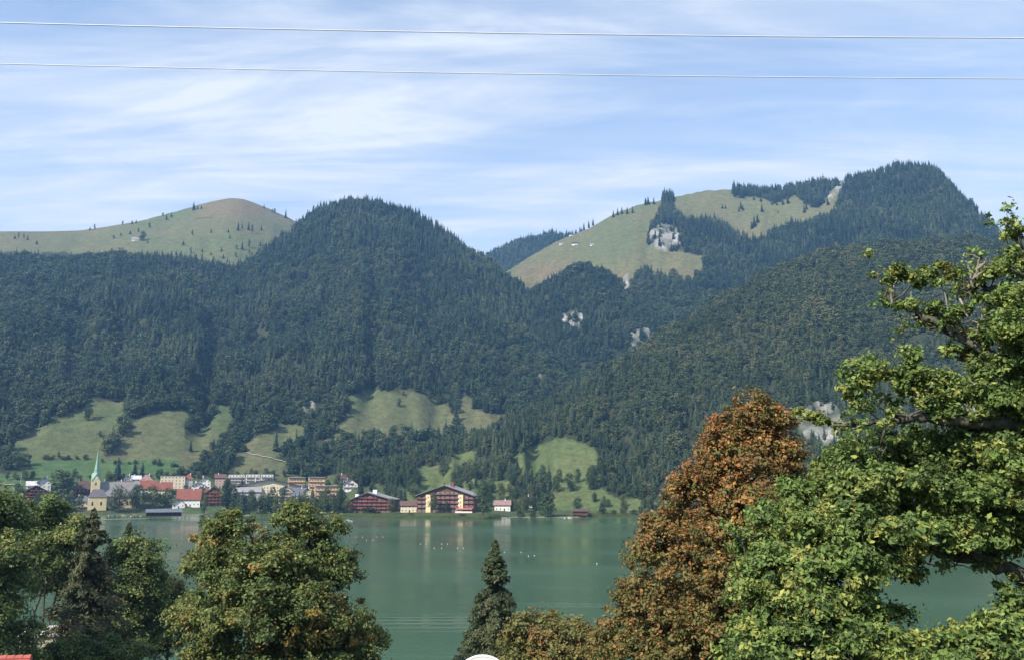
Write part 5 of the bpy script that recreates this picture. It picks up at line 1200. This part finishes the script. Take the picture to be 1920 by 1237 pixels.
# hedges along the lower edge of the meadows, and the edge of the hillside wood
g = 'trees along the lower meadow edge'
for k in range(44):
    px = r.uniform(0, 540); yb = 893 + r.uniform(-2, 6) + (4 if px < 60 else 0); 
    tree(px, yb, r.uniform(8, 15), r.uniform(8, 15), 'round', 'leafy tree in the hedge line below the meadows', g)
for k in range(26):
    px = r.uniform(75, 330); yb = np.interp(px, [75, 165, 200, 300, 330], [861, 861, 868, 872, 876]) + r.uniform(-1, 1.5)
    tree(px, yb, r.uniform(6, 12), r.uniform(5, 10), 'round', 'low tree in the hedge along the bright field', 'hedge trees along the bright field')
g = 'trees on the rocky knoll behind the largest hotel'
for k in range(84):
    px = r.uniform(640, 1140); yb = r.uniform(884, 945) if px > 760 else r.uniform(884, 922)
    if 965 < px < 1110 and yb < 897: continue
    if 770 < px < 830 and yb < 925: continue
    hh_ = r.uniform(16, 34); kd = 'round' if r.random() < .8 else 'spruce'
    nm = ('tall ' if hh_ > 25 else 'low ') + ('leafy tree' if kd == 'round' else 'dark spruce')
    tree(px, yb, hh_ * (r.uniform(.65, .95) if kd == 'round' else .4), hh_, kd, f'{nm} on the knoll behind the shore hotels', f'{nm}s on the knoll')
for k in range(18):
    px = r.uniform(1105, 1260); tree(px, r.uniform(950, 962), r.uniform(10, 20), r.uniform(10, 22), 'bush', 'yellow-green shrub on the rough shore below the ridge', 'shrubs on the rough far shore')
# ------------------------------------------------------------------ reeds along the far shore
r = np.random.default_rng(88); n = 26000
px = np.concatenate([r.uniform(470, 940, n * 3 // 4), r.uniform(1100, 1300, n // 4)]); az = pix_azel(px, 967)[0]
ds = CAMZ / -np.interp(az, AZS, SHORE); d = ds + r.uniform(-7, 3, len(px)) * (0.55 + .6 * vnoise(px / 23, 0 * px, 4))
X, Y = np.sin(az) * d, np.cos(az) * d; H = r.uniform(1.8, 3.6, len(px)) * (.65 + .6 * vnoise(X / 9, Y / 9, 6))
lean = r.normal(0, .22, (len(px), 2)); w = r.uniform(.12, .3, len(px)); z0 = np.maximum(HZ(az, d)[0], -.3) - .2
V = np.stack([np.stack([X - w, Y, z0], -1), np.stack([X + w, Y, z0], -1), np.stack([X + lean[:, 0] + w * .2, Y + lean[:, 1], z0 + H], -1)], 1).reshape(-1, 3)
C = np.array([.14, .135, .055]) * r.uniform(.6, 1.3, len(px))[:, None] + np.array([-.05, .01, -.01]) * r.random(len(px))[:, None]
link('reeds', mesh_np('reeds', V, np.arange(len(V)).reshape(-1, 3), [M_FOL], col=np.repeat(C, 3, 0)), kind='stuff')
# farm track on the slope
def track(pts, width, label):
    P = []
    for q in range(len(pts) - 1):
        for t in np.linspace(0, 1, 8)[:-1]:
            a = np.array(pts[q]) * (1 - t) + np.array(pts[q + 1]) * t; P.append(hit(a[0], a[1])[0])
    P = np.array(P); az = np.arctan2(P[:, 0], P[:, 1]); d = np.hypot(P[:, 0], P[:, 1]); V = []
    for s_ in (-1, 1):
        dd = d + s_ * width / 2; z = HZ(az, dd)[0] * .5 + P[:, 2] * .5 + .5; V.append(np.stack([np.sin(az) * dd, np.cos(az) * dd, z], -1))
    n_ = len(P); Vv = np.concatenate(V); Qq = np.stack([np.arange(n_ - 1), np.arange(1, n_), np.arange(1, n_) + n_, np.arange(n_ - 1) + n_], -1)
    link('farm_track', mesh_np('farm_track', Vv, Qq, [paint('gravel', (.30, .27, .21), .95, .1, .2, .2)]), kind='structure')
track([(443, 846), (470, 851), (500, 857), (520, 862), (540, 868)], 4.5, '')
track([(366, 410), (380, 409), (400, 409)], 5, '')
track([(1184, 433), (1205, 433), (1222, 432)], 4, '')
track([(0, 908), (25, 909), (45, 911)], 4, '')
# ------------------------------------------------------------------ near the camera: cables, poles, sign, houses under the frame's edge
M_CAB = paint('cable_aluminium', (.62, .66, .72), .45, .5, .1, 2)
YC = 14.0
def cable(c0, c1, c2, rad, label):
    xs = np.linspace(-5200, 7120, 90); P = []
    for x in xs:
        y = c0 + c1 * x + c2 * x * x; u = (x - CX) / F; v = -(y - CY) / F; X_, Y_, Z_ = u, CT - v * ST, ST + v * CT
        P.append((X_ / Y_ * YC, YC, CAMZ + Z_ / Y_ * YC))
    P = np.array(P); root = empty('power_cable', P[0], 0, label, 'cable')
    t = Tubes(); t.add(P - P[0], np.full(len(P), rad), 8); link('strand', t.mesh('strand', [M_CAB]), root)
    return P
Pa = cable(43, .02656, -5.97e-6, .0105, 'upper of two pale overhead cables crossing the sky')
Pb = cable(120, .0250, -5.4e-6, .0085, 'lower of two pale overhead cables crossing the sky')
for e, side in ((0, 'first'), (-1, 'second')):
    x = Pa[e][0]; gz = ground_xy(x, YC); top = Pa[e][2] + .6
    ro_ = empty('utility_pole', (x, YC, gz - .5), 0, f'tall timber utility pole carrying the {side} end of the cables', 'pole')
    q = MB(); q.tube([(0, 0, 0), (0, 0, (top - gz) * .5), (0, 0, top - gz + .5)], [.2, .17, .13], 12); q.build('post', M_BARK, ro_)
    for P in (Pa, Pb):
        zz_ = P[e][2] - gz + .5; q = MB(); q.box(-.06, .06, -.3, .3, zz_ - .32, zz_ - .2); q.build('cross_arm', M_WOOD, ro_)
        q = MB(); q.tube([(0, 0, zz_ - .22), (0, 0, zz_ - .1), (0, 0, zz_ + .03)], [.06, .09, .05], 10); q.build('insulator', wallm('brown'), ro_)
# round sign whose top just reaches into view
c = at(905, 1229, 10.0); gz = ground_xy(c[0], c[1]); rad = .31
ro_ = empty('road_sign', (c[0], c[1], gz - .3), 0, 'round white road sign on a grey post, only its top rim showing', 'sign')
q = MB(); zc = c[2] - rad - gz + .3; q.tube([(0, -.012, zc), (0, .012, zc)], rad, 48); q.build('disc', paint('sign_white', (.74, .72, .66), .45, .4, .06), ro_)
q = MB(); q.tube([(0, .05, 0), (0, .05, zc + .2)], .038, 12); q.build('post', paint('galvanised', (.38, .38, .38), .5, .5, .1, 2, .5), ro_)
q = MB(); ta = np.linspace(0, 2 * np.pi, 49); q.tube([(math.cos(a_) * rad, 0, zc + math.sin(a_) * rad) for a_ in ta], .016, 8); q.build('rim', paint('sign_rim', (.70, .69, .64), .4, .4, .06), ro_)
# red-roofed house below
dd_ = 50.0; c = at(-86, 1234.5, dd_); gz = ground_xy(c[0], c[1]); 
ro_ = empty('house', (c[0], c[1], gz - .2), 0.12, 'near house of which only the red tiled roof ridge shows', 'house'); zr = c[2] - gz + .2; hw = 3.35
q = MB(); q.box(-hw, hw - .3, -4, 4, -1, zr - 2.6); q.build('wall', wallm('white'), ro_)
q = MB(); q.slab([(-hw - .4, -4.6, zr - 2.9), (hw, -4.6, zr - 2.9), (hw, 0, zr), (-hw - .4, 0, zr)], .2); q.slab([(-hw - .4, 0, zr), (hw, 0, zr), (hw, 4.6, zr - 2.9), (-hw - .4, 4.6, zr - 2.9)], .2)
rf_ = q.build('roof', paint('tiles_red', (.38, .11, .09), .8, .2, .25, 3), ro_)
for k in range(20):
    q = MB(); q.tube([(-hw - .4 + k * .355, 0, zr - .02), (-hw - .4 + k * .355 + .375, 0, zr)], [.12, .135], 8); q.build('ridge_tile', paint('tiles_red', (.38, .11, .09), .8, .2, .25, 3), rf_)
q = MB()
for x in (-1.5, .6):
    g_ = link('window', window_mesh(1.2, 1.45), ro_); g_.location = (x, -4.02, zr - 4.8)
# pale house among the shore trees
c = at(83, 1189, 101.0); gz = ground_xy(c[0], c[1]); ro_ = empty('house', (c[0], c[1], gz - .3), .35, 'pale cream flat-roofed house wall showing between the shore trees', 'house'); zt = c[2] - gz + .3
q = MB(); q.box(-2.2, 1.6, 0, 6, -1, zt - .2); q.build('wall', paint('plaster_pale', (.66, .60, .48), .85, .2, .1, .5), ro_)
q = MB(); q.box(-2.35, 1.75, -.15, 6.15, zt - .2, zt); q.build('roof', roofm('pale'), ro_)
g_ = link('window', window_mesh(1.2, 1.45), ro_); g_.location = (-1.2, -.02, zt - 5.0)
